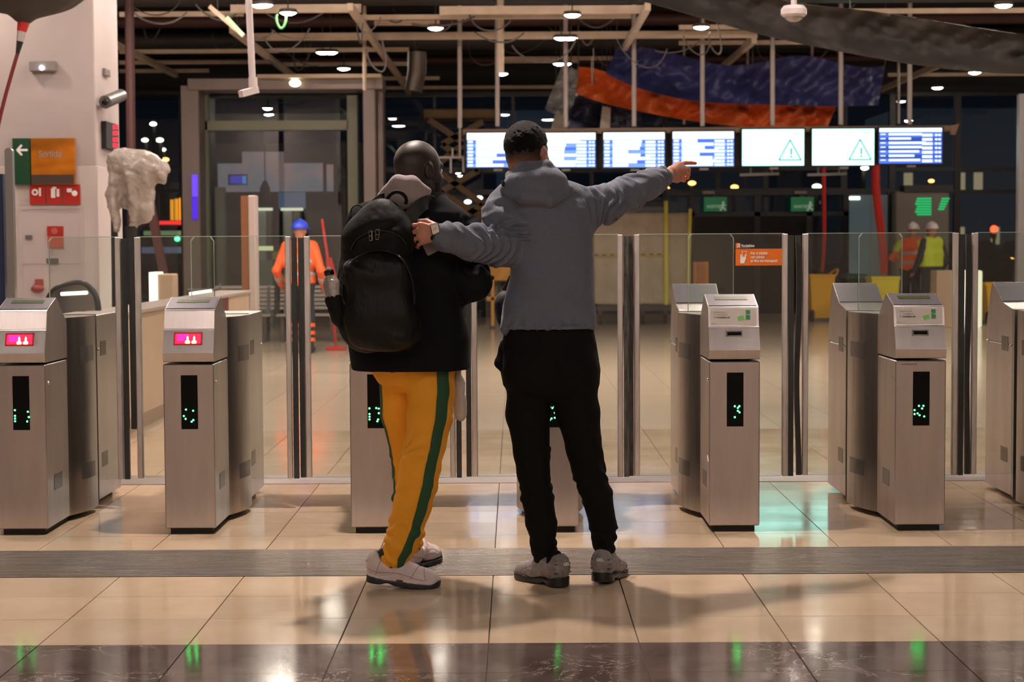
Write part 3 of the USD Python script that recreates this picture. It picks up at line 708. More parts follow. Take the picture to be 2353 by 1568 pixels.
# left hand on the other man's back, fingers to the left
kn = [J(966, 517, 6.560), J(962, 530, 6.553), J(963, 545, 6.555), J(970, 557, 6.563)]
w0 = J(1003, 534, 6.568)
hL = [(rc(wrl, w0, .028, .026), .02)]
for k, r in zip(kn, (.0125, .013, .0125, .0115)):
    hL.append((rc(w0 + (k - w0) * 0.15 + np.array([0, 0, (k - w0)[2] * 0.35]), k, .016, r), .014))
fing = [[(966, 517, 6.560), (951, 518, 6.563), (945, 523, 6.585), (950, 528, 6.605)], [(962, 530, 6.553), (948, 535, 6.556), (941, 539, 6.573), (944, 543, 6.595)],
        [(963, 545, 6.555), (954, 550, 6.558), (950, 555, 6.577), (953, 558, 6.60)], [(970, 557, 6.563), (962, 563, 6.568), (958, 568, 6.586), (961, 570, 6.60)]]
for ch, r in zip(fing, (.0088, .0092, .0088, .0078)):
    for i in range(3): hL.append((rc(J(*ch[i]), J(*ch[i + 1]), r * (1 - .08 * i), r * (1 - .08 * (i + 1))), .0035))
hL += [(rc(J(998, 518, 6.585), J(980, 509, 6.605), .013, .011), .012), (rc(J(980, 509, 6.605), J(962, 508, 6.612), .0105, .0085), .004)]
# right hand, pointing
kr = [J(1561, 378, 7.185), J(1571, 387, 7.19), J(1570, 397, 7.185), J(1563, 406, 7.175)]
w1 = J(1541, 402, 7.135)
hR = [(rc(wrr, w1, .027, .026), .02)]
for k, r in zip(kr, (.0135, .0135, .013, .012)):
    hR.append((rc(w1 + (k - w1) * 0.1 + np.array([0, 0, (k - w1)[2] * 0.35]), k, .017, r), .014))
fr = [[(1561, 378, 7.185), (1575, 374.5, 7.21), (1588, 374.5, 7.225), (1598, 375.5, 7.235)], [(1571, 387, 7.19), (1583, 390, 7.215), (1582, 399, 7.235), (1574, 401, 7.225)],
      [(1570, 397, 7.185), (1582, 401, 7.205), (1580, 409, 7.225), (1572, 409, 7.215)], [(1563, 406, 7.175), (1574, 411, 7.195), (1572, 416, 7.21), (1565, 415, 7.20)]]
for ch, r in zip(fr, (.0095, .0095, .0090, .0080)):
    for i in range(3): hR.append((rc(J(*ch[i]), J(*ch[i + 1]), r * (1 - .09 * i), r * (1 - .09 * (i + 1))), .0035))
hR += [(rc(J(1546, 412, 7.15), J(1556, 415, 7.155), .013, .0105), .012), (rc(J(1556, 415, 7.155), J(1567, 411, 7.165), .0105, .009), .004)]
body = [(trunk(Ltorso, GYB, grow_by=-.03), 0), (rc(J(1213, 410, 6.80), J(1225, 460, 6.79), .055, .064), .03)] + [(p if p[0] != '-' else p) for p in hp]
body += [(q[0], q[1]) for q in arms] + hL + hR
body += [(trunk([(740, 1262, 85, .085), (800, 1262, 90, .095), (860, 1265, 88, .09), (885, 1268, 70, .07)], GYB), .03)] + grow(leftleg, .02, -.014) + grow(rightleg, .02, -.014)
body += [(rc(J(1252, 1300, 6.76), J(1238, 1330, 6.80), .03, .03), .02), (rc(J(1391, 1270, 6.82), J(1405, 1320, 6.86), .03, .03), .02)]
lo, hi = J(1100, 1345, 6.4), J(1604, 270, 7.3)
bm = skin(blend(*body), [J(925, 600, 6.5)[0], 6.45, 0.02], [J(1606, 600, 7.25)[0], 7.30, J(1200, 274, 6.8)[2]], 0.0042)
part(gl, 'body', bm, skin_tan, 'tan skin, head turned right, both hands bare', smooth=True)
for sx in (-1, 1): part(gl, 'eye', ball(LG(sx * .031, .078, .001), .0125, 2), eye_white)
# hair: thick on top, cropped to nothing at the nape
Lh = lambda x, y, z: hG + RG @ np.array([x, y, z])
hairf = blend((ell(Lh(0, -.012, .0385), (.0800, .1010, .0910), RG), 0), ('&', plane(-RG[:, 2] + 0.30 * RG[:, 1], Lh(0, -.08, -.002)), .012), ('-', ell(Lh(0, .12, .0), (.075, .055, .062), RG), .01))
hm = skin(hairf, hG - .16, hG + .16, .0045)
ruffle(hm, lambda p: .0035 * (noi(p * 150, 4) - .5) + .0035 * (noi(p * 60, 5) - .5))
part(gl, 'hair', hm, hair_black, 'short black hair with a faded nape', smooth=True)
fade = blend((ell(Lh(0, -.010, .026), (.0782, .0993, .0905), RG), 0), (ell(Lh(0, -.03, -.045), (.0612, .0612, .0612), RG), .03), ('&', plane(RG[:, 2], Lh(0, -.08, .055)), 0), ('&', plane(-RG[:, 2] + .1 * RG[:, 1], Lh(0, -.08, -.036)), 0), ('&', plane(RG[:, 1], Lh(0, .03, 0)), 0))
mf = usdkit.material(stage, '/World/Looks/hair_fade', {'tc': ('texture_coordinate', {}), 'sx': ('separate_xyz', {}), 'p': ('principled_bsdf', {'base_color': (.014, .010, .008), 'roughness': .6}), 't': ('transparent_bsdf', {}),
    'mr': ('map_range', {'from_min': float(Lh(0, -.08, -.038)[2] - base(gl)[2]), 'from_max': float(Lh(0, -.08, .014)[2] - base(gl)[2]), 'to_min': 0.12, 'to_max': 0.97, 'clamp': True}),
    'm': ('mix_closure', {})}, [('tc.object', 'sx.vector'), ('sx.z', 'mr.value'), ('mr.result', 'm.fac'), ('t.BSDF', 'm.closure1'), ('p.BSDF', 'm.closure2')], surface='m.closure')
part(gl, 'hair_fade', skin(fade, hG - .16, hG + .16, .004), mf, 'stubble thinning towards the nape', smooth=True)
part(gl, 'fleece_collar', ruffle(skin(blend((ringf(J(1213, 396, 6.80), .058, .018, RG[:, 2] + .15 * RG[:, 1], 1.7), 0), (rc(J(1211, 386, 6.80), J(1216, 424, 6.80), .055, .062), .02), ('&', plane((0.0, 0, 1), J(1211, 374, 6.8)), .01)), J(1211, 400, 6.8) - .14, J(1211, 400, 6.8) + .14, .005), lambda p: .004 * (noi(p * 60) - .5)), fleece_black, 'black fleece collar', smooth=True)
# jacket
jk = [(trunk(Ltorso, GYB), 0)]
jk += [(rc(J(1190, 478, 6.80), shl, .075, .076), .06), (rc(shl, J(1152, 530, 6.77), .078, .076), .04), (rc(J(1152, 530, 6.77), ell_, .076, .074), .03), (rc(ell_, J(1080, 556, 6.65), .073, .064), .03), (rc(J(1080, 556, 6.65), J(1026, 546, 6.585), .063, .055), .02), (rc(J(1026, 546, 6.585), J(1010, 541, 6.572), .054, .042), .01)]
jk += [(rc(J(1288, 474, 6.81), shr, .075, .078), .06), (rc(shr, J(1385, 470, 6.90), .078, .071), .04), (rc(J(1385, 470, 6.90), elr, .071, .067), .03), (rc(elr, J(1490, 425, 7.055), .066, .060), .03), (rc(J(1490, 425, 7.055), J(1517, 412, 7.095), .060, .050), .02), (rc(J(1517, 412, 7.095), J(1527, 406, 7.11), .050, .041), .01)]
jk += [(rc(J(1180, 447, 6.80), J(1222, 440, 6.79), .055, .075), .05), (rc(J(1222, 440, 6.79), J(1290, 452, 6.81), .075, .06), .05)]
hood = [(ell(J(1232, 422, 6.715), (.122, .078, .070)), .018), (rc(J(1162, 436, 6.72), J(1205, 449, 6.665), .022, .030), .012), (rc(J(1205, 449, 6.665), J(1262, 455, 6.665), .030, .030), .02), (rc(J(1262, 455, 6.665), J(1308, 436, 6.73), .030, .020), .012),
        (rc(J(1172, 404, 6.745), J(1205, 388, 6.705), .018, .024), .012), (rc(J(1205, 388, 6.705), J(1255, 383, 6.715), .024, .022), .015), (rc(J(1255, 383, 6.715), J(1290, 412, 6.77), .022, .018), .012)]
jk += hood + [('-', rc(J(1212, 378, 6.82), J(1213, 350, 6.83), .064, .072), .02)]
jk += [('-', plane((0, 0, 1), J(1261, 757, 6.8)), .012), (ell(J(1166, 757, 6.76), (.026, .03, .020)), .02)]
jm = skin(blend(*jk), [J(985, 600, 6.5)[0], 6.48, J(1261, 785, 6.8)[2]], [J(1535, 600, 7.1)[0], 7.22, J(1200, 360, 6.75)[2]], 0.0055)
def jf(p):
    d = .013 * (fbm(p * np.array([11, 11, 6]), 3, 2) - .5) + .0022 * (noi(p * 46, 9) - .5)
    d += folds(p, shl, ell_, 17, .010, 1) + folds(p, ell_, wrl, 15, .009, 2) + folds(p, shr, elr, 14, .008, 3) + folds(p, elr, wrr, 20, .009, 4)
    tor = np.exp(-((p[:, 0] - J(1262, 600, 6.8)[0]) / .17) ** 4) * (p[:, 2] < J(0, 480, 6.8)[2])
    q = p[:, 0] * .75 + p[:, 2] * 1.0            # long diagonal pulls across the back
    d += tor * .008 * np.sin(q * 30 + 5 * noi(p * 5, 6)) * np.clip(noi(p * 6 + 9, 7) * 2 - .6, 0, 1)
    hem = np.clip((J(0, 735, 6.8)[2] - p[:, 2]) / .02, 0, 1)
    d += hem * .004 * np.sin(p[:, 0] * 150 + 3 * noi(p * 20))
    return d
ruffle(jm, jf)
jp = part(gl, 'jacket', jm, denim, 'grey hooded jacket with the hood folded back', smooth=True)
part(gl, 'hem_band', skin(blend((trunk([(744, 1261, 110.5, .1355), (750, 1261, 110.5, .1355), (757, 1261, 109, .134)], GYB), 0), ('-', trunk([(738, 1261, 104, .128), (765, 1261, 104, .128)], GYB), 0)), [J(1130, 600, 6.8)[0], 6.6, J(0, 762, 6.8)[2]], [J(1390, 600, 6.8)[0], 7.0, J(0, 742, 6.8)[2]], .005), denim, smooth=True)
part(gl, 'hood_toggle', ball(J(1156, 422, 6.70), (.007, .007, .012), 2), black_gloss, 'black cord toggle of the hood')
for a, b, dz in ((wrl, J(1026, 546, 6.585), 0), (wrr, J(1517, 412, 7.095), 0)):
    part(gl, 'cuff', skin(blend((rc(a + (b - a) * .25, a + (b - a) * .75, .0385, .0415), 0)), np.minimum(a, b) - .07, np.maximum(a, b) + .07, .005), denim, smooth=True)
# trousers
tr = [(trunk([(742, 1262, 100, .118), (800, 1262, 109, .132), (850, 1265, 114, .138), (885, 1267, 110, .125), (905, 1270, 95, .10), (918, 1273, 60, .07)], GYB), 0), (ell(J(1215, 850, 6.715), (.085, .065, .085)), .04), (ell(J(1315, 850, 6.715), (.085, .065, .085)), .04)]
tr += grow(leftleg, .016) + grow(rightleg, .016)
tr += [('-', plane((0, 0, -1), J(1262, 742, 6.8)), .005)]
tm = skin(blend(*tr), [J(1135, 900, 6.7)[0], 6.55, J(0, 1326, 6.76)[2]], [J(1430, 900, 6.8)[0], 7.0, J(0, 735, 6.8)[2]], .006)
def tf(p):
    d = .008 * (fbm(p * np.array([10, 10, 7]), 3, 5) - .5)
    for ch in (leftleg, rightleg):
        d += folds(p, J(*ch[2][:3]), J(*ch[4][:3]), 16, .004, 5, -.2, 1.2) + folds(p, J(*ch[5][:3]), J(*ch[-1][:3]), 22, .006, 6, -.1, 1.3)
    return d
ruffle(tm, tf)
part(gl, 'trousers', tm, black_cloth, 'tapered black trousers', smooth=True)
part(gl, 'pocket_flap', ruffle(skin(blend((rc(J(1158, 790, 6.78), J(1150, 835, 6.775), .016, .022), 0), (rc(J(1150, 835, 6.775), J(1157, 856, 6.78), .022, .010), .01)), J(1153, 900, 6.78) - .08, J(1153, 770, 6.78) + .08, .005), lambda p: .004 * (noi(p * 40) - .5)), black_cloth, 'black pocket bulging at the left hip', smooth=True)
# watch
wc = J(1000, 526, 6.5385); wd = (wrl - w0) / np.linalg.norm(wrl - w0)
wt = part(gl, 'watch', ringf_mesh := skin(blend((ringf(J(1002, 537, 6.568), .029, .006, wd, 1.6), 0)), J(1002, 537, 6.568) - .05, J(1002, 537, 6.568) + .05, .0035), mat('watch_strap', (.012, .011, .010), .5), 'steel square watch on a black strap', smooth=True)
Rw = trimesh.transformations.rotation_matrix(math.radians(-12), [0, 1, 0], wc)
part(wt, 'watch_case', join(bx(wc[0] - .0165, wc[0] + .0165, wc[1] - .005, wc[1] + .006, wc[2] - .021, wc[2] + .021, .004)).apply_transform(Rw), steel_smooth)
part(wt, 'watch_dial', bx(wc[0] - .0125, wc[0] + .0125, wc[1] - .0058, wc[1] - .0045, wc[2] - .0155, wc[2] + .0125).apply_transform(Rw), mat('dial_white', (.75, .70, .62), .3))
part(wt, 'watch_hands', join(*[tube([(wc[0] + dx, wc[1] - .0062, wc[2] + dz)] + [(wc[0] + dx + r_ * math.cos(t), wc[1] - .0062, wc[2] + dz + r_ * math.sin(t)) for t in (t0,)], .0005, 4) for dx, dz, r_, t0 in ((0, -.001, .008, 1.2), (0, -.001, .006, 3.6), (-.006, .001, .003, 0.3), (.006, .001, .003, 2.0))]).apply_transform(Rw), ink_dark)
part(wt, 'watch_crown', join(ball((wc[0] + .0185, wc[1], wc[2] + .008), .0028, 1), ball((wc[0] + .0185, wc[1], wc[2] - .008), .0028, 1)).apply_transform(Rw), steel_smooth)

# ---- shoes
def place(m, o, yaw, pitch=0.0, roll=0.0):
    """shoe built along +x, heel at the origin, turned so that its toe points at yaw (0 = +x, anticlockwise)"""
    T = trimesh.transformations
    m.apply_transform(T.rotation_matrix(roll, [1, 0, 0])); m.apply_transform(T.rotation_matrix(pitch, [0, 1, 0], [0.13, 0, 0])); m.apply_transform(T.rotation_matrix(yaw, [0, 0, 1])); m.apply_translation(o); return m

def outline(p):
    d = smin(np.hypot(p[:, 0] + .045, p[:, 1]) - .041, np.hypot((p[:, 0] - .03) / 1.8, p[:, 1] + .004) - .037, .03)
    d = smin(d, np.hypot((p[:, 0] - .118) / 1.25, p[:, 1]) - .050, .04); return smin(d, np.hypot(p[:, 0] - .162, p[:, 1] - .006) - .034, .03)

def clip(V, N, F, S):
    """keeps the side of the triangles where S > 0, cut clean along S = 0"""
    V, N, S = list(V), list(N), list(S); out, memo = [], {}
    def mid(a, b):
        k = (min(a, b), max(a, b))
        if k not in memo:
            t = S[a] / (S[a] - S[b]); memo[k] = len(V); V.append(V[a] + t * (V[b] - V[a])); N.append(N[a] + t * (N[b] - N[a])); S.append(0.0)
        return memo[k]
    for tri in F:
        ins = [S[q] > 0 for q in tri]
        if all(ins): out.append(list(tri)); continue
        if not any(ins): continue
        poly = []
        for a, b in zip(tri, np.roll(tri, -1)):
            if S[a] > 0: poly.append(a)
            if (S[a] > 0) != (S[b] > 0): poly.append(mid(a, b))
        out += [[poly[0], poly[q], poly[q + 1]] for q in range(1, len(poly) - 1)]
    return np.array(V), np.array(N), np.array(out), np.array(S)
def shoe_parts(who, o, yaw, pitch, roll, m_up, m_sole, m_line, chunky, m_mid=None, side=1):
    P = np.array
    up = blend((ell((-.045, 0, .062), (.046, .040, .060)), 0), (rc((-.035, 0, .07), (.07, 0, .052), .040, .040), .03), (ell((.10, 0, .040), (.075, .048, .040)), .03), (ell((.155, .004, .032), (.045, .040, .030)), .03),
               (rc((-.050, 0, .078), (-.052, 0, .092), .036, .034), .02), (rc((.02, 0, .085), (.035, 0, .098), .026, .022), .03), ('-', rc((-.022, 0, .088), (-.028, 0, .16), .029, .036), .008), ('-', ell((-.012, .045, .115), (.035, .022, .030)), .012), ('-', ell((-.012, -.045, .115), (.035, .022, .030)), .012), ('&', lambda p: .022 - p[:, 2], .004))
    um = skin(up, (-.12, -.08, 0), (.23, .08, .16), .004)
    def uf(p):      # seams and padding
        s1 = np.abs(p[:, 2] - (.052 - .12 * np.clip(p[:, 0], -.1, .1) + .02 * np.sin(p[:, 0] * 25)))
        s2 = np.abs(p[:, 0] - (.10 + .5 * (p[:, 2] - .05)))
        return -.0016 * np.exp(-(s1 / .0028) ** 2) - .0014 * np.exp(-(s2 / .0028) ** 2) + .002 * (fbm(p * 30, 2, 3) - .5)
    ruffle(um, uf)
    seams = []
    if not chunky:
        V0, N0, F0 = np.array(um.vertices), np.array(um.vertex_normals), np.array(um.faces)
        for sfn, hw in ((lambda p: p[:, 2] - (.050 - .10 * np.clip(p[:, 0], -.1, .1) + .006 * np.sin(p[:, 0] * 30)), .0013), (lambda p: p[:, 0] - (.095 + .5 * (p[:, 2] - .05)), .0014), (lambda p: p[:, 0] - (-.045 + .25 * (p[:, 2] - .05)), .0013), (lambda p: p[:, 0] - (.150 - .35 * (p[:, 2] - .03)), .0013)):
            V_, N_, F_, _ = clip(V0, N0, F0, sfn(V0) + hw); V_, N_, F_, _ = clip(V_, N_, F_, hw - sfn(V_)); seams.append(trimesh.Trimesh(V_ + N_ * .0006, F_, process=False))
    u = part(who, 'shoe', place(um, o, yaw, pitch, roll), m_up, smooth=True)
    if seams: part(u, 'stitching', place(join(*seams), o, yaw, pitch, roll), mat('seam_brown', (.34, .25, .25), .7), smooth=True)
    th = .026 if chunky else .020
    def sf(p):
        d = outline(p) - .003; top = th + .010 * np.clip((-p[:, 0]) / .08, 0, 1) + .016 * np.clip((p[:, 0] - .16) / .03, 0, 1) ** 2 + .004 * np.sin(p[:, 0] * 60) * chunky
        bot = .006 * np.clip((p[:, 0] - .15) / .04, 0, 1) ** 2 * 2 + .008 * np.exp(-((p[:, 0] - .0) / .02) ** 2)
        return np.maximum(np.maximum(d, p[:, 2] - top), bot - p[:, 2])
    part(u, 'sole', place(skin(sf, (-.12, -.08, -.01), (.24, .08, .06), .004), o, yaw, pitch, roll), m_sole, smooth=50)
    part(u, 'lining', place(skin(blend((rc((-.026, 0, .086), (-.029, 0, .108), .030, .029), 0)), (-.08, -.06, .03), (.04, .06, .16), .005), o, yaw, pitch, roll), m_line, smooth=True)
    lace = join(*[tube(spline([(.045 + .016 * k, -.024, .088 - .013 * k), (.047 + .016 * k, 0, .099 - .013 * k), (.045 + .016 * k, .024, .088 - .013 * k)], 7), .003, 6) for k in range(4)])
    part(u, 'laces', place(lace, o, yaw, pitch, roll), m_line if chunky else m_up)
    return u
grey_shoe = mat('grey_shoe_mesh', (.21, .19, .19), .7, noise=((40, 40, 40), .3, 3)); sole_blk = mat('black_sole', (.012, .013, .012), .28); tan_shoe = mat('taupe_overlay', (.36, .30, .27), .6)
mesh_dark = mat('dark_mesh', (.03, .026, .024), .8)
for o, yw, pt, rl, side in ((G(1266, 1344), math.radians(128), 0.02, 0.0, -1), (G(1392, 1336), math.radians(70), 0.05, 0.0, 1)):
    u = shoe_parts(gl, o, yw, pt, rl, grey_shoe, sole_blk, black_cloth, 1.0)
    dots = []
    for sy in (-1, 1):
        for ang, z, w in ((.9, .088, .008), (1.05, .070, .010), (.95, .053, .011), (1.5, .084, .007), (1.6, .064, .008)):
            q = np.array([-.045 - .046 * math.cos(ang) * 1.0, sy * .0395 * math.sin(ang), z]); dots.append(ball(q, (w * .9, w * .9, .0026), 1))
    part(u, 'mesh_vents', place(join(*dots), o, yw, pt, rl), mesh_dark)
    part(u, 'lettering', place(letters('GEL', .011, (-.0915, .010, .083), right=(0, -1, 0), up=(.05, 0, 1), depth=.003, bold=True), o, yw, pt, rl), ink)
    part(u, 'overlay', place(skin(blend((ell((.045, 0, .055), (.035, .0432, .03)), 0), ('-', ell((.06, 0, .06), (.028, .06, .028)), .005)), (-.01, -.06, .02), (.11, .06, .1), .004), o, yw, pt, rl), tan_shoe, smooth=True)
    part(u, 'lace_end', place(tube(spline([(.05, .02 * side, .10), (.07, .045 * side, .125), (.075, .06 * side, .112), (.06, .055 * side, .098)], 14), .002, 6), o, yw, pt, rl), ink_grey if side < 0 else mesh_dark)

# ---- man with the backpack
LYB = 6.82
lm = thing('person', 'person in a black coat and yellow trousers with green stripe, wearing a backpack', 'person', G(930, 1350))
hL0, RL = J(962, 391, 6.83), frame(math.radians(50), math.radians(-2))
hp, LL = head(hL0, RL, 1.0)
near = [(988, 840, 6.80, 56), (990, 900, 6.78, 54), (986, 960, 6.755, 51), (977, 1020, 6.73, 47), (967, 1065, 6.70, 46), (960, 1110, 6.70, 46), (948, 1160, 6.70, 44), (935, 1210, 6.70, 41), (921, 1250, 6.69, 38), (908, 1280, 6.69, 31)]
far = [(920, 860, 6.90, 50), (921, 950, 6.92, 44), (932, 1040, 6.94, 34), (938, 1085, 6.95, 34), (938, 1145, 6.98, 33), (944, 1205, 7.01, 27), (950, 1252, 7.03, 20)]
Ct = [(448, 950, 50, .08), (465, 950, 80, .11), (490, 945, 112, .140), (540, 940, 118, .152), (600, 935, 122, .155), (660, 932, 124, .155), (720, 932, 132, .158), (780, 939, 138, .172), (850, 943, 135, .178)]
sl2, el2, wl2 = J(842, 512, 6.83), J(818, 650, 6.82), J(880, 715, 7.08)
sr2, er2, wr2 = J(1035, 520, 6.82), J(1086, 648, 6.775), J(1000, 690, 7.06)
body = [(trunk(Ct, LYB, grow_by=-.04), 0), (rc(J(957, 430, 6.81), J(950, 470, 6.81), .058, .066), .03)] + hp
body += [(rc(J(890, 490, 6.82), sl2, .05, .05), .04), (rc(sl2, el2, .05, .043), .03), (rc(el2, wl2, .043, .029), .03), (rc(J(1000, 500, 6.82), sr2, .05, .05), .04), (rc(sr2, er2, .05, .043), .03), (rc(er2, wr2, .043, .029), .03)]
for wv, sx in ((wl2, 1), (wr2, -1)):     # hands held together in front of the chest
    palm = wv + np.array([sx * .05, .06, .02]); body += [(rc(wv, palm, .028, .030), .02)]
    for k in range(4):
        a = palm + np.array([sx * .012, .02 - .004 * abs(k - 1), .024 - .017 * k]); b = a + np.array([sx * .030, .028, .0]); c = b + np.array([sx * .008, -.006, -.022])
        body += [(rc(a, b, .0095, .009), .004), (rc(b, c, .009, .008), .004)]
    a = palm + np.array([-sx * .005, .0, .03]); body += [(rc(a, a + np.array([sx * .03, .025, .015]), .012, .0095), .008)]
body += [(trunk([(780, 943, 88, .085), (840, 950, 78, .08), (880, 955, 50, .05)], LYB), .03)] + grow(near, .02, -.016) + grow(far, .02, -.014)
body += [(rc(J(908, 1285, 6.69), J(915, 1325, 6.69), .028, .03), .02), (rc(J(950, 1256, 7.03), J(958, 1290, 7.08), .026, .03), .02)]
bm = skin(blend(*body), [J(775, 600, 6.8)[0], 6.5, 0.03], [J(1135, 600, 6.75)[0], 7.30, J(957, 312, 6.8)[2]], 0.0048)
part(lm, 'body', bm, skin_dark, 'dark skin, shaved head turned right', smooth=True)
for sx in (-1, 1): part(lm, 'eye', ball(LL(sx * .031, .078, .001), .0125, 2), eye_white)
Lb = lambda x, y, z: hL0 + RL @ np.array([x, y, z])
part(lm, 'beard', ruffle(skin(blend((ell(Lb(0, .030, -.036), (.063, .068, .084), RL), 0), (ell(Lb(0, .048, -.080), (.049, .050, .045), RL), .02), ('&', plane(RL[:, 2] - .35 * RL[:, 1], Lb(0, .04, -.045)), .006), ('&', plane(-RL[:, 1], Lb(0, -.004, 0)), .006)), hL0 - .16, hL0 + .16, .005), lambda p: .003 * (noi(p * 120) - .5)), hair_black, 'short black beard', smooth=True)
part(lm, 'hood', ruffle(skin(blend((ell(J(930, 452, 6.735), (.098, .085, .060)), 0), (rc(J(878, 452, 6.70), J(916, 423, 6.685), .020, .034), .012), (rc(J(916, 423, 6.685), J(945, 424, 6.69), .034, .034), .012), (rc(J(945, 424, 6.69), J(982, 440, 6.715), .034, .016), .012), ('-', rc(J(960, 430, 6.84), J(965, 350, 6.85), .068, .085), .02)), J(928, 446, 6.735) - .17, J(928, 446, 6.735) + .17, .0055), lambda p: .005 * (fbm(p * 22, 2) - .5)), hood_grey, 'pale grey sweatshirt hood', smooth=True)
ct = [(trunk(Ct, LYB), 0), (rc(J(905, 482, 6.82), sl2, .07, .068), .05), (rc(sl2, J(822, 600, 6.82), .070, .066), .03), (rc(J(822, 600, 6.82), el2, .066, .066), .02), (rc(el2, J(850, 690, 6.95), .066, .055), .03), (rc(J(850, 690, 6.95), wl2, .055, .045), .02)]
ct += [(rc(J(990, 490, 6.82), sr2, .07, .072), .05), (rc(sr2, J(1063, 585, 6.815), .072, .066), .03), (rc(J(1063, 585, 6.815), er2, .070, .070), .02), (rc(er2, J(1050, 668, 6.92), .069, .058), .03), (rc(J(1050, 668, 6.92), wr2, .056, .045), .02), (rc(er2, J(1060, 672, 6.80), .06, .045), .03)]
ct += [(ringf(J(962, 462, 6.81), .088, .026, (0.12, -.2, 1), 1.4), .02), ('-', rc(J(960, 455, 6.83), J(962, 390, 6.84), .060, .085), .01), ('-', plane((0, 0, 1) , J(943, 851, 6.8)), .012)]
cm = skin(blend(*ct), [J(762, 600, 6.8)[0], 6.56, J(0, 862, 6.8)[2]], [J(1140, 600, 6.75)[0], 7.16, J(957, 425, 6.8)[2]], 0.0062)
ruffle(cm, lambda p: .012 * (fbm(p * np.array([8, 8, 6]), 3, 8) - .5) + folds(p, sr2, er2, 12, .006, 11) + folds(p, sl2, el2, 12, .006, 12))
part(lm, 'coat', cm, coat_cloth, 'black navy coat', smooth=True)
yt = [(trunk([(800, 945, 108, .115), (850, 950, 98, .115), (880, 955, 84, .09), (900, 958, 50, .05)], LYB), 0)] + grow(near, .014) + grow(far, .014) + [('-', plane((0, 0, -1), J(943, 800, 6.8)), .005)]
ym = skin(blend(*yt), [J(845, 900, 6.7)[0], 6.52, J(0, 1312, 6.69)[2]], [J(1075, 900, 6.8)[0], 7.14, J(0, 795, 6.8)[2]], .0055)
def yf(p):
    d = .009 * (fbm(p * np.array([11, 11, 6]), 3, 15) - .5)
    for ch, s in ((near, 21), (far, 31)):
        n_ = len(ch); d += folds(p, J(*ch[2][:3]), J(*ch[n_ // 2][:3]), 11, .004, s, -.2, 1.3) + folds(p, J(*ch[-4][:3]), J(*ch[-1][:3]), 20, .007, s + 2, .2, 1.4)
    return d
ruffle(ym, yf)
tp = part(lm, 'trousers', ym, yellow_cloth, 'baggy yellow track trousers', smooth=True)
def stripe(chain, a0, a1):
    pts = np.array([J(*c[:3]) for c in chain]); o = np.argsort(pts[:, 2]); zc_ = pts[o, 2]; rr_ = np.array([c[3] / 585 for c in chain])[o]
    def ang(v): return np.degrees(np.arctan2(v[:, 0] - np.interp(v[:, 2], zc_, pts[o, 0]), -(v[:, 1] - np.interp(v[:, 2], zc_, pts[o, 1]))))
    V, N, F = np.array(ym.vertices), np.array(ym.vertex_normals), np.array(ym.faces)
    d = np.hypot(V[:, 0] - np.interp(V[:, 2], zc_, pts[o, 0]), V[:, 1] - np.interp(V[:, 2], zc_, pts[o, 1])); near_ = d < np.interp(V[:, 2], zc_, rr_) * 1.7
    A = ang(V); ok = near_ & (A > a0(V[:, 2]) - 25) & (A < a1(V[:, 2]) + 25); F = F[ok[F].all(1)]
    V, N, F, _ = clip(V, N, F, A - a0(V[:, 2])); V, N, F, _ = clip(V, N, F, a1(V[:, 2]) - ang(V))
    u = np.unique(F); m = np.full(len(V), -1); m[u] = np.arange(len(u)); return trimesh.Trimesh((V + N * .0022)[u], m[F], process=False)
zt, zb = J(0, 850, 6.7)[2], J(0, 1285, 6.7)[2]
part(tp, 'stripe', stripe(near, lambda z: 14 + 4 * (z - zb) / (zt - zb), lambda z: 50 + 0 * z), green_cloth, 'dark green side stripe', smooth=True)
part(tp, 'stripe', stripe(far, lambda z: -100 + 0 * z, lambda z: -58 + 0 * z), green_cloth, 'dark green side stripe', smooth=True)
white_shoe = mat('white_shoe_leather', (.62, .52, .51), .5, noise=((14, 14, 14), .12, 3)); navy_sole = mat('navy_sole', (.018, .020, .024), .5)
oN, yN, pN = G(893, 1349), math.radians(-5), 0.10
u = shoe_parts(lm, oN, yN, pN, 0.0, white_shoe, navy_sole, mat('navy_lining', (.016, .018, .024), .7), 0.0)
part(u, 'emblem', place(join(bx(.005, .014, -.045, -.0385, .070, .080), bx(-.094, -.088, -.012, -.004, .076, .086)), oN, yN, pN), mat('dark_emblem', (.05, .03, .04), .5))
part(u, 'midsole', place(skin(lambda p: np.maximum(np.maximum(outline(p) - .0015, p[:, 2] - (.040 + .006 * np.sin(p[:, 0] * 38))), .018 - p[:, 2]), (-.12, -.08, 0), (.23, .08, .07), .004), oN, yN, pN), white_shoe, smooth=50)
part(u, 'sole_window', place(bx(.035, .075, -.046, -.041, .018, .028), oN, yN, pN), sensor)
u = shoe_parts(lm, G(957, 1305), math.radians(68), 0.02, 0.0, white_shoe, navy_sole, mat('navy_lining', (0, 0, 0)), 0.0)

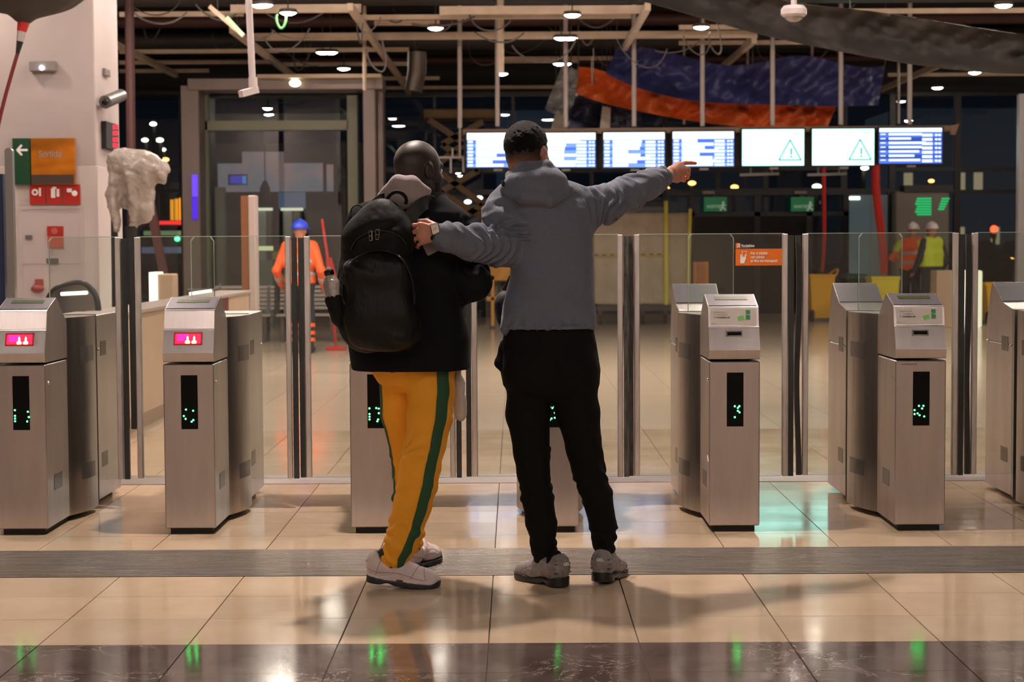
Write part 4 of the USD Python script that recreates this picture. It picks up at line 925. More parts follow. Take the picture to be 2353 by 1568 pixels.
# ---- what they carry
px = 587.0
bp = thing('backpack', 'large black backpack on the back of the man in yellow trousers', 'backpack', J(870, 800, 6.57))
bk = blend((rbox(J(868, 655, 6.565), (.130, .085, .245), .08), 0), (ell(J(878, 530, 6.575), (.104, .075, .115)), .06), (rbox(J(884, 745, 6.56), (.146, .10, .095), .08), .04), (ell(J(838, 690, 6.57), (.10, .09, .16)), .05))
m = skin(bk, J(874, 830, 6.575) - .2, J(874, 460, 6.575) + .2, .0055)
ruffle(m, lambda p: .022 * (fbm(p * np.array([9, 9, 6]), 4, 40) - .5) + .004 * np.sin(p[:, 2] * 60 + 9 * noi(p * 9, 44)) * np.clip(noi(p * 8, 45) * 2 - .7, 0, 1))
part(bp, 'main_compartment', m, pack_cloth, smooth=True)
fp = blend((rbox(J(872, 700, 6.50), (.118, .052, .165), .05), 0), (ell(J(868, 625, 6.50), (.118, .055, .085)), .05), (ell(J(875, 735, 6.49), (.13, .06, .10)), .05))
m = skin(fp, J(872, 830, 6.49) - .16, J(872, 560, 6.49) + .16, .0055)
ruffle(m, lambda p: .020 * (fbm(p * np.array([10, 10, 5]), 4, 41) - .5) + .005 * np.sin(p[:, 2] * 70 + p[:, 0] * 25 + 10 * noi(p * 8, 46)) * np.clip(noi(p * 7, 47) * 2 - .7, 0, 1))
part(bp, 'front_pocket', m, pack_shine, smooth=True)
arc = spline([J(792, 700, 6.468), J(797, 620, 6.462), J(830, 585, 6.455), J(872, 575, 6.452), J(915, 588, 6.455), J(942, 625, 6.462), J(950, 700, 6.47)], 40)
part(bp, 'zipper', tube(arc, .0045, 8), black_gloss)
part(bp, 'zipper', tube(spline([J(806, 575, 6.478), J(826, 545, 6.474), J(860, 532, 6.474), J(905, 536, 6.474), J(934, 562, 6.480)], 24), .004, 8), black_gloss)
for (u, v, Y, dx) in ((851, 542, 6.462, 0), (866, 539, 6.462, .004)):
    q = J(u, v, Y); part(bp, 'zip_pull', join(*[tube([q + np.array(a), q + np.array(b)], .0022, 6) for a, b in (((-.005, 0, .018), (.006 + dx, 0, .019)), ((-.005, 0, .018), (-.004, 0, -.018)), ((.006 + dx, 0, .019), (.006, 0, -.017)), ((-.004, 0, -.018), (.006, 0, -.017)), ((-.0045, 0, 0), (.006, 0, 0)))]), steel_smooth, 'silver zip pull')
q = J(788, 632, 6.475); part(bp, 'zip_pull', tube([q, q + np.array([.003, 0, -.035])], .003, 6), steel_smooth, 'silver zip pull')
q = J(800, 745, 6.47); part(bp, 'zip_pull', tube([q, q + np.array([.001, 0, -.03])], .0022, 6), steel_dark)
part(bp, 'carry_handle', tube(spline([J(890, 470, 6.60), J(893, 452, 6.585), J(912, 441, 6.58), J(928, 448, 6.585), J(932, 468, 6.60)], 20), .007, 8), pack_cloth)
def strap(pts, w, th):
    c = spline(pts, 24); t = np.gradient(c, axis=0); s = np.cross(t, [0, 1.0, 0.15]); s /= np.linalg.norm(s, axis=1, keepdims=True)
    return sheet(np.stack([c - s * w, c - s * w * .3, c + s * w * .3, c + s * w], 1), th)
strap_cloth = mat('strap_webbing', (.010, .010, .009), .6)
part(bp, 'strap', strap([J(846, 560, 6.60), J(850, 505, 6.61), J(868, 470, 6.635), J(885, 458, 6.70), J(880, 468, 6.80)], .026, .012), strap_cloth, 'shoulder strap over the left shoulder')
part(bp, 'strap', strap([J(930, 545, 6.62), J(942, 500, 6.640), J(968, 472, 6.665), J(990, 464, 6.74), J(1000, 470, 6.84)], .026, .012), strap_cloth, 'shoulder strap over the right shoulder')
part(bp, 'strap_loop', tube(spline([J(832, 478, 6.66), J(814, 474, 6.655), J(806, 486, 6.65), J(812, 496, 6.65)], 14), .003, 6), strap_cloth)
part(bp, 'side_pocket', ruffle(skin(blend((rc(J(781, 728, 6.54), J(772, 690, 6.54), .034, .042), 0), (rc(J(784, 728, 6.56), J(800, 755, 6.56), .034, .026), .02), ('-', rc(J(773, 700, 6.54), J(764, 640, 6.54), .034, .038), .003)), J(790, 760, 6.56) - .09, J(770, 680, 6.56) + .09, .005), lambda p: .003 * (noi(p * 50) - .5)), pack_cloth, 'mesh side pocket', smooth=True)
# bottle in the side pocket
b0, b1 = J(772, 702, 6.54), J(755, 622, 6.54); ax = (b1 - b0); Lb_ = np.linalg.norm(ax); ax /= Lb_
bt = thing('water_bottle', 'clear crumpled plastic bottle with black cap in the backpack side pocket', 'bottle', b0)
def along(profile, n=20):
    m = lathe(profile, (0, 0, 0), n); M = trimesh.geometry.align_vectors([0, 0, 1], ax); m.apply_transform(M); m.apply_translation(b0); return m
m = along([(0, 0), (.024, 0), (.029, .006), (.029, .03), (.031, .035), (.031, .06), (.033, .07), (.032, .085), (.026, .102), (.017, .112), (.0145, .116), (.0145, .124), (0, .124)])
ruffle(m, lambda p: .003 * (noi(p * 90) - .5))
part(bt, 'bottle_body', m, mat('clear_plastic', (.75, .72, .72), .12, trans=.75, bump=((60, 60, 60), .6, .02)), smooth=40)
part(bt, 'cap', along([(0, .116), (.018, .116), (.019, .120), (.019, .132), (.015, .136), (0, .136)]), black_gloss)
part(bt, 'spout', along([(0, .135), (.009, .135), (.010, .140), (.008, .146), (0, .147)]), mat('pale_spout', (.6, .58, .56), .3))
# phone held between the hand and the coat
A, B_, Cc, D_ = [J(u, v, 6.645) for u, v in ((984, 498), (1020, 570), (983, 589), (947, 517))]
pg = Polygon([(q[0], q[2]) for q in (A, B_, Cc, D_)]).buffer(-.007).buffer(.007, 4)
ph = thing('smartphone', 'flat grey phone held in the hand with the square watch', 'phone', ((A[0] + Cc[0]) / 2, 6.646, Cc[2]))
part(ph, 'back_cover', prism_xz(pg, 6.642, 6.650), mat('phone_grey', (.19, .165, .17), .4))
part(ph, 'screen', prism_xz(pg.buffer(-.003), 6.650, 6.6515), black_gloss)
# white cloth bag by the yellow trousers
cb = skin(blend((rbox(J(1057, 915, 6.88), (.018, .045, .075), .017), 0), (rbox(J(1058, 940, 6.88), (.018, .045, .045), .017), .03), (rbox(J(1053, 868, 6.88), (.010, .035, .045), .009), .03)), J(1054, 990, 6.88) - .08, J(1054, 850, 6.88) + .08, .005)
ruffle(cb, lambda p: .008 * (fbm(p * np.array([30, 30, 8]), 3, 50) - .5))
bg = thing('cloth_bag', 'thin white bag hanging at the right side of the yellow trousers', 'bag', J(1054, 972, 6.88))
part(bg, 'pouch', cb, mat('white_bag_cloth', (.52, .47, .42), .8), smooth=True)
part(bg, 'handle', strap([J(1053, 880, 6.88), J(1055, 850, 6.90), J(1060, 815, 6.94), J(1062, 790, 6.98)], .008, .003), mat('white_bag_cloth', (0, 0, 0)))
# black bag slung at the front of the pointing man
wb = skin(blend((ell(J(1160, 712, 6.96), (.038, .045, .075)), 0), (ell(J(1152, 700, 6.96), (.022, .036, .04)), .02)), J(1158, 780, 6.96) - .08, J(1158, 650, 6.96) + .08, .0055)
wg = thing('waist_bag', 'small black bag peeping out left of the grey jacket hem', 'bag', J(1158, 780, 6.96))
part(wg, 'pouch', ruffle(wb, lambda p: .006 * (fbm(p * 20, 2, 60) - .5)), mat('dark_bag_cloth', (.010, .010, .014), .7), smooth=True)
part(wg, 'strap', strap([J(1160, 668, 6.965), J(1190, 610, 6.985), J(1230, 540, 6.985), J(1270, 500, 6.97)], .012, .004), strap_cloth)
# ---------------------------------------------------------------- the hall beyond the gates
def rect(u0, v0, u1, v1, Y, th=0.02, ch=0.0):
    a, b = W(u0, v0, Y), W(u1, v1, Y); return bx(a[0], b[0], Y, Y + th, b[2], a[2], ch)
def down(u0, v0, u1, Y, th, ch=0.0):
    """a box that stands on the floor"""
    a, b = W(u0, v0, Y), W(u1, v0, Y); return bx(a[0], b[0], Y, Y + th, 0, (a[2] + b[2]) / 2, ch)
def at0(m): v, _ = as_vf(m); return ((v[:, 0].min() + v[:, 0].max()) / 2, v[:, 1].mean(), v[:, 2].min())

# ---- exposed ceiling grid
ZR = 4.22
def rail(name_label, a, b, w=0.05, h=0.07, grp=None):
    return single('ceiling_rail', bar(a, b, w, h), rail_paint, name_label, 'ceiling rail', grp)
RAILS = ['pale beam at the very top left of the diagonal rail, over the portal', 'thin pale rail at the top left beside the white pillar', 'pale top beam over the pointing man, left of the diagonal stub', 'pale rail just under the top beam over the men', 'broad pale rail crossing the whole middle under the top beams', 'pale rail just above the two touching downlights of the portal', 'pale rail right behind the portal lintel', 'pale rail over the tarpaulins at the right, upper one', 'pale rail above the blue tarpaulin left of the drape', 'pale rail above the dark drape at the right', 'short rail right of the portal lintel, below the duct', 'lowest pale rail, left of the tarpaulins', 'pale rail below the dark drape at far right', 'short pale rail right of the vertical ceiling post', 'short thin rail left of the first downlight over the bald head', 'upper one of three close rails left of the camera pole', 'middle one of three close rails left of the camera pole', 'lower one of three close rails left of the camera pole', 'thin rail between the vertical post and the orange tarpaulin']
ORD = 'first second third fourth fifth sixth seventh eighth ninth tenth'.split()
for k, (v, u0, u1) in enumerate([(20, 530, 830), (33, 275, 560), (24, 1010, 1490), (40, 830, 1450), (84, 570, 1740), (117, 620, 940), (150, 640, 960), (100, 1560, 2353), (66, 1560, 1900), (30, 1880, 2353), (184, 860, 1010), (205, 870, 1330), (176, 2040, 2353), (140, 1150, 1420), (60, 860, 1010), (125, 275, 640), (150, 275, 640), (170, 275, 480), (148, 1140, 1330)]):
    d = FWD + RIGHT * ((((u0 + u1) / 2) - CX) / FPX) - UP * ((v - CY) / FPX); Y = d[1] * (ZR - EYE[2]) / d[2]
    a, b = W(u0, v, Y), W(u1, v, Y); z = ZR + 0.003 * k
    rail(RAILS[k], (a[0], Y, z), (b[0], Y, z), 0.05, 0.10 if k in (0, 2, 4) else 0.06)
for x, y0, y1, lab in [(-3.70, 23.0, 29.5, 'behind the hanging camera pole'), (-1.95, 20.9, 32.5, 'above the brown duct end'), (1.60, 21.0, 25.4, 'left of the blue tarpaulin'), (3.35, 24.5, 30, 'above the blue tarpaulin'), (6.8, 26.5, 32.5, 'under the dark drape at the right'), (-5.6, 21.5, 29, 'right of the white pillar')]:
    rail('pale ceiling rail running away into the hall ' + lab, (x, y0, ZR - 0.06), (x, y1, ZR - 0.06), 0.07, 0.09)
def hanger(u, v0, v1, Y, lab, r=0.028, m=None):
    a, b = W(u, v0, Y), W(u, v1, Y)
    return single('hanging_post', tube([(a[0], Y, CEIL), (b[0], Y, b[2])], r, 10), m or mat('post_grey', (0.46, 0.41, 0.385), 0.5), lab, 'hanging post')
hanger(1150, 25, 168, 23.4, 'square pale post dropping from the top beam beside a small downlight', 0.05, rail_paint)
hanger(838, 85, 208, 25.5, 'pale post dropping behind the portal beam end', 0.03, rail_paint)
# clutter above the rails: ducts, cables, tubes
single('ceiling_duct', tube([W(958, 120, 24), W(958, 165, 24), W(950, 210, 24)], [0.13, 0.13, 0.12], 16), mat('duct_brown', (0.045, 0.032, 0.022), 0.35, 0.5), 'short brown round duct hanging below the ceiling rails', 'duct')
for k, (y, z, r, c) in enumerate([(21.8, 4.62, 0.09, 0), (23.6, 4.7, 0.16, 1), (26.0, 4.66, 0.10, 0), (28.6, 4.68, 0.18, 1), (31.0, 4.6, 0.08, 0)]):
    single('ceiling_pipe', tube([(XL + 0.1, y, z), (XR - 0.1, y, z)], r, 14), mat('pipe_red', (0.045, 0.012, 0.012), 0.6) if c == 0 else mat('pipe_dark', (0.030, 0.026, 0.024), 0.5), ORD[k] + ' dark pipe crossing above the ceiling rails, counted from the near side', 'pipe')
rr = np.random.default_rng(3)
for k in range(9):
    u0 = [300, 450, 540, 600, 980, 1330, 1330, 1960, 2080][k]; v0 = [20, 10, 60, 20, 45, 70, 40, 40, 60][k]; Y = 21 + 0.8 * k
    a = W(u0, v0, Y); b = W(u0 + [130, 120, 90, 150, 60, 40, 90, 160, 150][k], v0 + rr.integers(-8, 12), Y)
    m = (a + b) / 2 + np.array([0, 0.1, -0.12 - 0.1 * rr.random()])
    single('ceiling_cable', tube(spline([a, (a + m) / 2 + [0, 0, -.05], m, (b + m) / 2 + [0, 0, -.04], b], 20), 0.012, 6), mat('cable_grey', (0.16, 0.145, 0.14), 0.5), ORD[k] + ' slack grey cable drooping among the ceiling rails, counted from the left', 'cable')
cbs = []
for k in range(46):
    u0, v0, Y = rr.uniform(280, 2300), rr.uniform(0, 120), (rr.uniform(21, 22.8) if k % 2 else rr.uniform(26.4, 27.4)); du = rr.uniform(-120, 160); a = W(u0, v0, Y); b = W(u0 + du, v0 + rr.uniform(-25, 40), Y + rr.uniform(-.3, .3)); s_ = rr.uniform(.05, .35)
    cbs.append(tube(spline([a, a * .7 + b * .3 - [0, 0, s_ * .8], a * .45 + b * .55 - [0, 0, s_], b], 14), rr.uniform(.006, .013), 5))
single('cable_tangle', join(*cbs), mat('cable_dim', (0.085, 0.072, 0.066), 0.5), 'tangle of thin loose cables among the ceiling rails', 'cables', kind='stuff')
g = W(646, 36, 21); single('green_cable', tube(spline([g + [-.04, 0, .02], g + [-.05, 0, -.08], g + [0, 0, -.15], g + [.05, 0, -.08], g + [.045, 0, .02]], 24), 0.014, 8), mat('cable_green', (0.10, 0.40, 0.13), 0.4), 'green cable hanging in a loop below a downlight', 'cable')
t = thing('tube_lamp', 'tilted tube lamp hanging loose left of the camera pole', 'lamp', W(545, 60, 20))
part(t, 'housing', bar(W(482, 15, 20), W(560, 82, 20), 0.07, 0.05), rail_paint)
part(t, 'wire', tube([W(500, 30, 20), W(500, 30, 20) * [1, 1, 0] + [0, 0, CEIL]], .006, 5), dark_frame); part(t, 'tube', tube([W(521, 40, 19.95), W(553, 75, 19.95)], 0.022, 8), emitter('tube_glow', (0.75, 1.0, 0.45), 1.6))

# ---- white pillar with its signs
pil = thing('pillar', 'broad white pillar with fire safety signs at the left', 'pillar', (-5.0, 16.5, 0), kind='structure')
e = W(222, 400, 16)[0]
part(pil, 'shaft', bx(XL + 0.3, e, 16.0, 16.95, 0, CEIL, 0.01), white_paint)
zc = W(200, 382, 16)[2]
part(pil, 'lower_cladding', bx(XL + 0.3, e + 0.012, 15.985, 16.96, 0, zc, 0.004), mat('pillar_cladding', (0.53, 0.46, 0.44), 0.5, noise=(1.5, 0.05, 2)))
def frame_rect(u0, v0, u1, v1, Y, w, th):
    a, b = W(u0, v0, Y), W(u1, v1, Y)
    return prism_xz(sbox(a[0], b[2], b[0], a[2]).difference(sbox(a[0] + w, b[2] + w, b[0] - w, a[2] - w)), Y, Y + th)
part(pil, 'hatch_frame', frame_rect(42, 474, 195, 694, 15.975, 0.03, 0.012), mat('hatch_white', (0.50, 0.43, 0.42), 0.5))
part(pil, 'hatch_door', rect(50, 482, 188, 606, 15.98, 0.006), mat('hatch_white', (0, 0, 0)))
part(pil, 'hatch_door', rect(50, 611, 188, 690, 15.98, 0.006), mat('hatch_white', (0, 0, 0)))
YS = 15.93
t = thing('direction_sign', 'green and orange direction sign with white arrow on the white pillar', 'sign', at0(rect(28, 318, 172, 424, YS)))
part(t, 'green_field', rect(28, 318, 70, 424, YS, 0.045), mat('sign_green', (0.008, 0.055, 0.022), 0.35))
part(t, 'orange_field', rect(70.5, 318, 173, 424, YS, 0.045), mat('sign_orange', (0.42, 0.13, 0.008), 0.22, noise=((2, 2, 4), 0.5, 2)))
a = W(40, 345, YS); part(t, 'arrow', prism_xz(unary_union([LineString([(a[0], a[2]), (a[0] + .085, a[2])]).buffer(.010), LineString([(a[0] + .035, a[2] + .04), (a[0], a[2]), (a[0] + .035, a[2] - .04)]).buffer(.010)]), YS - .002, YS), ink)
part(t, 'lettering', letters('Sortida', 0.058, W(88, 361, YS - 0.001), depth=0.002, fit=0.21), ink_grey)
part(t, 'lower_shade', rect(72, 402, 170, 423, YS - 0.001, 0.001), mat('sign_dark_edge', (0.06, 0.035, 0.03), 0.4))
red_sign = mat('sign_red', (0.42, 0.02, 0.012), 0.35)
for k, (u0, u1, sym) in enumerate([(68, 105, 'hose reel'), (107, 144, 'extinguisher'), (146, 184, 'alarm button')]):
    t = thing('fire_sign', f'red fire sign with white {sym} symbol, {("left", "middle", "right")[k]} of three under the direction sign', 'sign', at0(rect(u0, 424, u1, 470, 15.96)))
    part(t, 'plate', rect(u0, 424, u1, 470, 15.96, 0.02), red_sign)
    c = W((u0 + u1) / 2, 442, 15.958)
    sy = [unary_union([Point(-.025, 0).buffer(.03).difference(Point(-.025, 0).buffer(.014)), sbox(.012, -.035, .03, .04)]), unary_union([sbox(-.028, -.045, .0, .03).buffer(.006), sbox(-.02, .03, .016, .05), sbox(.018, -.04, .042, .03)]), unary_union([sbox(-.045, -.0, .0, .035), Point(.025, -.01).buffer(.026)])][k]
    for gk in getattr(sy, 'geoms', [sy]): part(t, 'symbol', prism_xz(gk, 0, .002).apply_translation((c[0], 15.958, c[2])), ink)
t = thing('alarm_plate', 'small upright red plate with pale lower half on the pillar hatch', 'sign', at0(rect(108, 520, 145, 570, 15.965)))
part(t, 'upper_field', rect(108, 520, 145, 543, 15.965, 0.012), red_sign); part(t, 'lower_field', rect(109, 543.5, 145, 570, 15.965, 0.012), mat('sign_pale_red', (0.45, 0.12, 0.09), 0.4))
part(t, 'pictogram', prism_xz(Point(0, 0).buffer(.03), 0, .002).apply_translation(W(125, 531, 15.963)), mat('sign_pale_red', (0, 0, 0)))
single('hatch_label', rect(58, 541, 73, 550, 15.965, .012), mat('label_grey', (0.13, 0.12, 0.12), 0.4), 'small dark grey label on the upper left of the pillar hatch', 'label')
single('hatch_label', rect(106, 594, 134, 606, 15.965, .012), mat('label_grey', (0, 0, 0)), 'dark grey label below the small red plate', 'label')
t = thing('fire_bell', 'faded red fire bell low on the pillar', 'alarm bell', at0(rect(68, 640, 103, 673, 15.94)))
part(t, 'bell', ball(W(86, 663, 15.95), (.06, .03, .035), 2), mat('faded_red', (0.32, 0.07, 0.06), 0.5)); part(t, 'mount', rect(80, 641, 97, 660, 15.94, .05, .006), mat('faded_red', (0, 0, 0)))
t = thing('emergency_light', 'grey box with a bright white point of light on the pillar', 'emergency light', at0(rect(66, 140, 128, 164, 15.93)))
part(t, 'box', rect(66, 140, 128, 164, 15.93, .07, .01), mat('box_grey', (0.20, 0.17, 0.16), 0.4)); part(t, 'lens', ball(W(96, 156, 15.93), (.02, .02, .02), 2), emitter('led_white', (0.75, 0.85, 1.0), 30.0))
xs = e
t = thing('wall_camera', 'grey bullet camera on a bracket on the side of the white pillar', 'security camera', (xs, 16.4, W(0, 250, 16.4)[2]))
z = W(0, 244, 16.4)[2]
part(t, 'bracket', tube([(xs - 0.005, 16.3, z), (xs + 0.07, 16.3, z), (xs + 0.11, 16.28, z + .03)], .016, 8), mat('box_grey', (0, 0, 0)))
part(t, 'camera_body', join(tube([(xs + .085, 16.02, z + .0), (xs + .135, 16.45, z + .10)], [.06, .058], 16)), mat('camera_grey', (0.10, 0.095, 0.09), 0.4)); part(t, 'lens', ball((xs + .085, 16.015, z), (.032, .012, .032), 2), black_gloss)
single('junction_box', bx(xs, xs + .03, 16.3, 16.5, W(0, 177, 16.4)[2], W(0, 160, 16.4)[2], .006), mat('box_grey', (0, 0, 0)), 'small square box high on the side of the white pillar', 'junction box')
t = thing('led_display', 'narrow display glowing red on the side of the white pillar', 'display', (xs + .05, 16.5, W(0, 345, 16.4)[2]))
part(t, 'case', bx(xs, xs + .05, 16.2, 16.7, W(0, 345, 16.4)[2], W(0, 283, 16.4)[2], .005), black_matt)
for v in (292, 306, 321, 334): part(t, 'lit_row', rect(259, v - 5, 271, v + 5, 16.19, .008), emitter('display_red', (1.0, 0.05, 0.09), 1.3))
# plastic wrapped ticket machine beside the pillar
t = thing('wrapped_machine', 'machine on a dark stand wrapped in whitish plastic beside the pillar', 'wrapped machine', (W(300, 600, 15.2)[0], 15.2, 0))
part(t, 'stand', tube([(W(300, 600, 15.2)[0], 15.2, 0), W(300, 520, 15.2)], .055, 12), black_matt); part(t, 'stand', bar((W(262, 600, 15.2)[0], 15.2, 0), W(262, 440, 15.2), .05, .05), black_matt)
foil = mat('plastic_wrap', (0.36, 0.31, 0.275), 0.28, bump=(10, .5, .05), noise=(5, 0.14, 3), trans=0.0)
wr = blend((rc(W(285, 372, 15.2), W(335, 388, 15.2), .13, .15), 0), (rc(W(335, 388, 15.2), W(366, 396, 15.2), .15, .10), .06), (rc(W(318, 410, 15.2), W(326, 490, 15.2), .15, .085), .08), (rc(W(326, 490, 15.2), W(302, 538, 15.2), .075, .018), .05), (rc(W(268, 372, 15.2), W(263, 470, 15.2), .09, .065), .06), (rc(W(263, 470, 15.2), W(268, 526, 15.2), .065, .03), .03), (rc(W(290, 400, 15.3), W(292, 470, 15.3), .10, .07), .05))
zfold = W(0, 400, 15.2)[2]; m = skin(wr, W(220, 560, 15.2) - [0, .3, 0], W(400, 330, 15.2) + [0, .3, 0], .016); ruffle(m, lambda p: .022 * (np.abs(fbm(p * 9, 3, 70) - .5) * 3 - .4) - .014 * np.abs(2 * noi(p * np.array([14, 14, 4]), 72) - 1) + .018 * np.sin(p[:, 0] * 42 + 6 * noi(p * 4, 71)) * (p[:, 2] < zfold)); part(t, 'plastic_wrap', m, foil, smooth=60)
# left picture edge: rounded grey frame and escalator head
t = thing('poster_column', 'tall rounded grey frame with a dark blue side at the left picture edge', 'poster column', (W(10, 600, 11.5)[0], 11.6, 0))
a, b = W(10, 340, 11.5), W(31, 340, 11.5); part(t, 'frame', prism_xz(sbox(a[0], -.3, b[0] - .01, a[2]).buffer(-.024).buffer(.024, 5).intersection(sbox(-9, 0, 9, 9)), 11.5, 11.55), mat('frame_grey', (0.24, 0.22, 0.205), 0.35, 0.5)); part(t, 'blue_side', down(-20, 400, 6, 11.55, .1), mat('frame_blue', (0.012, 0.02, 0.06), 0.4))
t = thing('escalator_head', 'rounded stainless escalator end with dark handrail behind the left gate', 'escalator', (W(160, 700, 12.4)[0], 12.4, 0))
arch = [W(88, 760, 12.4), W(105, 705, 12.4), W(128, 665, 12.4), W(160, 653, 12.4), W(195, 653, 12.4), W(213, 668, 12.4), W(226, 730, 12.4), W(230, 790, 12.4)]
c = spline(arch, 40); part(t, 'handrail', tube(c, .022, 10), rubber)
part(t, 'side_panel', prism_xz(Polygon([(q[0], q[2]) for q in c] + [(c[-1][0], 0.0), (c[0][0], 0.0)]).buffer(-.012), 12.36, 12.44), steel_smooth); part(t, 'lamp_strip', tube([W(140, 676, 12.34), W(198, 673, 12.34)], .012, 8), emitter('strip_glow', (1.0, 0.88, 0.62), 4.0))
# long partition
PX = -2.74
t = thing('partition', 'long low cream partition running away on the left behind the gates', 'partition', (PX, 14, 0))
part(t, 'body', bx(PX - .08, PX, 9.85, 15.9, 0.10, .84), cream); part(t, 'body', bx(PX - .08, PX, 16.6, 17.9, 0.10, .84), cream); part(t, 'red_panel', bx(PX - .08, PX + .004, 15.91, 16.59, .10, .84), mat('oxblood', (0.14, 0.03, 0.022), 0.4))
part(t, 'plinth', bx(PX - .085, PX + .006, 9.85, 17.9, 0.0, .099), mat('plinth_brown', (0.30, 0.205, 0.145), 0.5)); part(t, 'top_ledge', bx(PX - .30, PX + .03, 9.85, 17.9, .842, .87, .004), mat('ledge_grey', (0.42, 0.35, 0.32), 0.35))
t = thing('light_box', 'white box with one bright glowing side behind the partition', 'light box', at0(down(342, 628, 395, 16.6, .3)))
part(t, 'lit_side', down(342, 626, 360, 16.6, .3), emitter('box_glow', (1.0, 0.95, 0.72), 2.2)); part(t, 'front_panel', down(361, 630, 396, 16.62, .28, .01), cream)
t = thing('counter_lamp', 'short bright tube lamp over the dark counter behind the partition', 'lamp', at0(down(430, 660, 492, 18.7, .25)))
part(t, 'counter', down(428, 664, 497, 18.7, .25, .01), mat('counter_dark', (0.05, 0.035, 0.03), 0.4)); part(t, 'tube', tube([W(436, 676, 18.66), W(486, 669, 18.66)], .016, 8), emitter('strip_glow2', (1.0, 0.95, 0.7), 7.0))
t = thing('totem', 'narrow brown and white upright totem beyond the partition', 'totem', at0(down(553, 450, 586, 18.3, .2)))
part(t, 'brown_panel', down(553, 450, 569, 18.3, .2), mat('totem_brown', (0.23, 0.085, 0.03), 0.45)); part(t, 'white_frame', down(569.5, 449, 586, 18.29, .22, .01), mat('totem_white', (0.48, 0.40, 0.37), 0.45))

# ---- benches
bench_metal = mat('bench_metal', (0.36, 0.33, 0.31), 0.4, 0.5)
c0 = W(556, 760, 24.0)
def bench(x, lab):
    t = thing('slatted_bench', lab, 'bench', (x, 24.0, 0))
    for k in range(6): part(t, 'back_slat', bx(x - .42, x + .42, 24.20 + .012 * k, 24.22 + .012 * k, .44 + .058 * k, .48 + .058 * k), bench_metal)
    for k in range(5): part(t, 'seat_slat', bx(x - .42, x + .42, 23.78 + .082 * k, 23.845 + .082 * k, .36, .385), bench_metal)
    for s in (-.34, .34): part(t, 'leg', join(bar((x + s, 23.85, 0), (x + s, 23.85, .36), .05, .05), bar((x + s, 24.15, 0), (x + s, 24.15, .36), .05, .05), bar((x + s, 24.15, .36), (x + s, 24.29, .80), .04, .03), bx(x + s - .03, x + s + .03, 23.8, 24.2, .33, .36)), mat('leg_dark', (0.07, 0.062, 0.058), 0.4))
    return t
b1 = bench(c0[0], 'slatted metal bench left of the worker, beside the brown totem')
copy(b1, (c0[0] + .92, 24.0, 0), 'slatted metal bench half hidden by the worker with the blue helmet')
copy(b1, (c0[0] + 1.84, 24.0, 0), 'slatted metal bench between the worker and the backpack')

# ---- portal of the vestibule, and what shows through it
frame_brown = mat('portal_steel', (0.21, 0.165, 0.145), 0.4, 0.4, noise=((1, 1, .5), .08, 2)); frame_green = mat('portal_green', (0.245, 0.255, 0.175), 0.45)
t = thing('portal', 'tall brown steel portal with pale green inner frame on the left', 'portal', (W(640, 600, 26.5)[0], 26.5, 0))
YP = 26.5; PORTAL = t
part(t, 'outer_post', down(414, 196, 456, YP, .5, .01), frame_brown); part(t, 'outer_post', down(833, 200, 862, YP, .5, .01), frame_brown); part(t, 'outer_post', down(866, 205, 880, YP + .3, .4, .01), frame_brown)
part(t, 'lintel', rect(430, 180, 880, 205, YP - .05, .6, .01), frame_brown); part(t, 'lintel_cap', rect(590, 171, 876, 178, YP - .3, .5), mat('lintel_cap', (0.50, 0.40, 0.27), 0.4))
part(t, 'inner_post', down(453, 214, 475, YP + .62, .25), frame_green); part(t, 'inner_post', down(797, 219, 820, YP + .62, .25), frame_green); part(t, 'inner_post', down(493, 430, 514, YP + 3.0, .2), frame_green)
part(t, 'cross_bar', rect(471, 278, 800, 298, YP + .62, .25), frame_green); part(t, 'rear_bar', rect(474, 262, 797, 276, YP + 2.6, .3), mat('rear_green', (0.10, 0.115, 0.08), 0.5))
part(t, 'pane', rect(475, 298, 797, 690, YP + .72, .012), night_glass); part(t, 'pane', rect(475, 214, 797, 278, YP + .72, .012), night_glass)
t = thing('purple_sign', 'thin upright sign glowing purple on the left portal post', 'lit sign', at0(rect(441, 402, 453, 504, YP - .06)))
part(t, 'upper_light', rect(441, 402, 453, 452, YP - .06, .05), emitter('purple', (0.16, 0.07, 1.0), 1.3)); part(t, 'lower_light', rect(441, 454, 453, 504, YP - .06, .05), emitter('violet', (0.10, 0.035, 0.75), 1.1))
q = W(678, 191, YP - .13)
lp = part(PORTAL, 'lamp', ball(q, (.085, .02, .055), 2), emitter('bulb_warm', (1.0, 0.85, 0.55), 9.0), 'bright round lamp in the middle of the lintel'); part(lp, 'base', lathe([(0, 0), (.065, 0), (.065, .02), (0, .02)], (0, 0, 0), 16).apply_transform(trimesh.transformations.rotation_matrix(math.pi / 2, [1, 0, 0])).apply_translation(q + [0, .04, 0]), frame_brown)
back = mat('kiosk_dark', (0.030, 0.028, 0.026), 0.6)
YM = 31.6
single('wall_kiosk', rect(476, 330, 836, 726, YM + .5, .3), back, kind='structure')
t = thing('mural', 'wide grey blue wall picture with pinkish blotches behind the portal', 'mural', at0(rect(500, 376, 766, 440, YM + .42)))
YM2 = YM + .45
n = {'g': ('geometry', {}), 'v': ('noise_texture', {'scale': 1.1, 'detail': 2.0}), 'r': ('rgb_ramp', {'ramp': [(0.0, (0.16, 0.17, 0.19)), (0.48, (0.24, 0.24, 0.28)), (0.58, (0.38, 0.25, 0.25)), (0.70, (0.42, 0.26, 0.19))]}), 'p': ('principled_bsdf', {'roughness': .6, 'emission_strength': .42})}
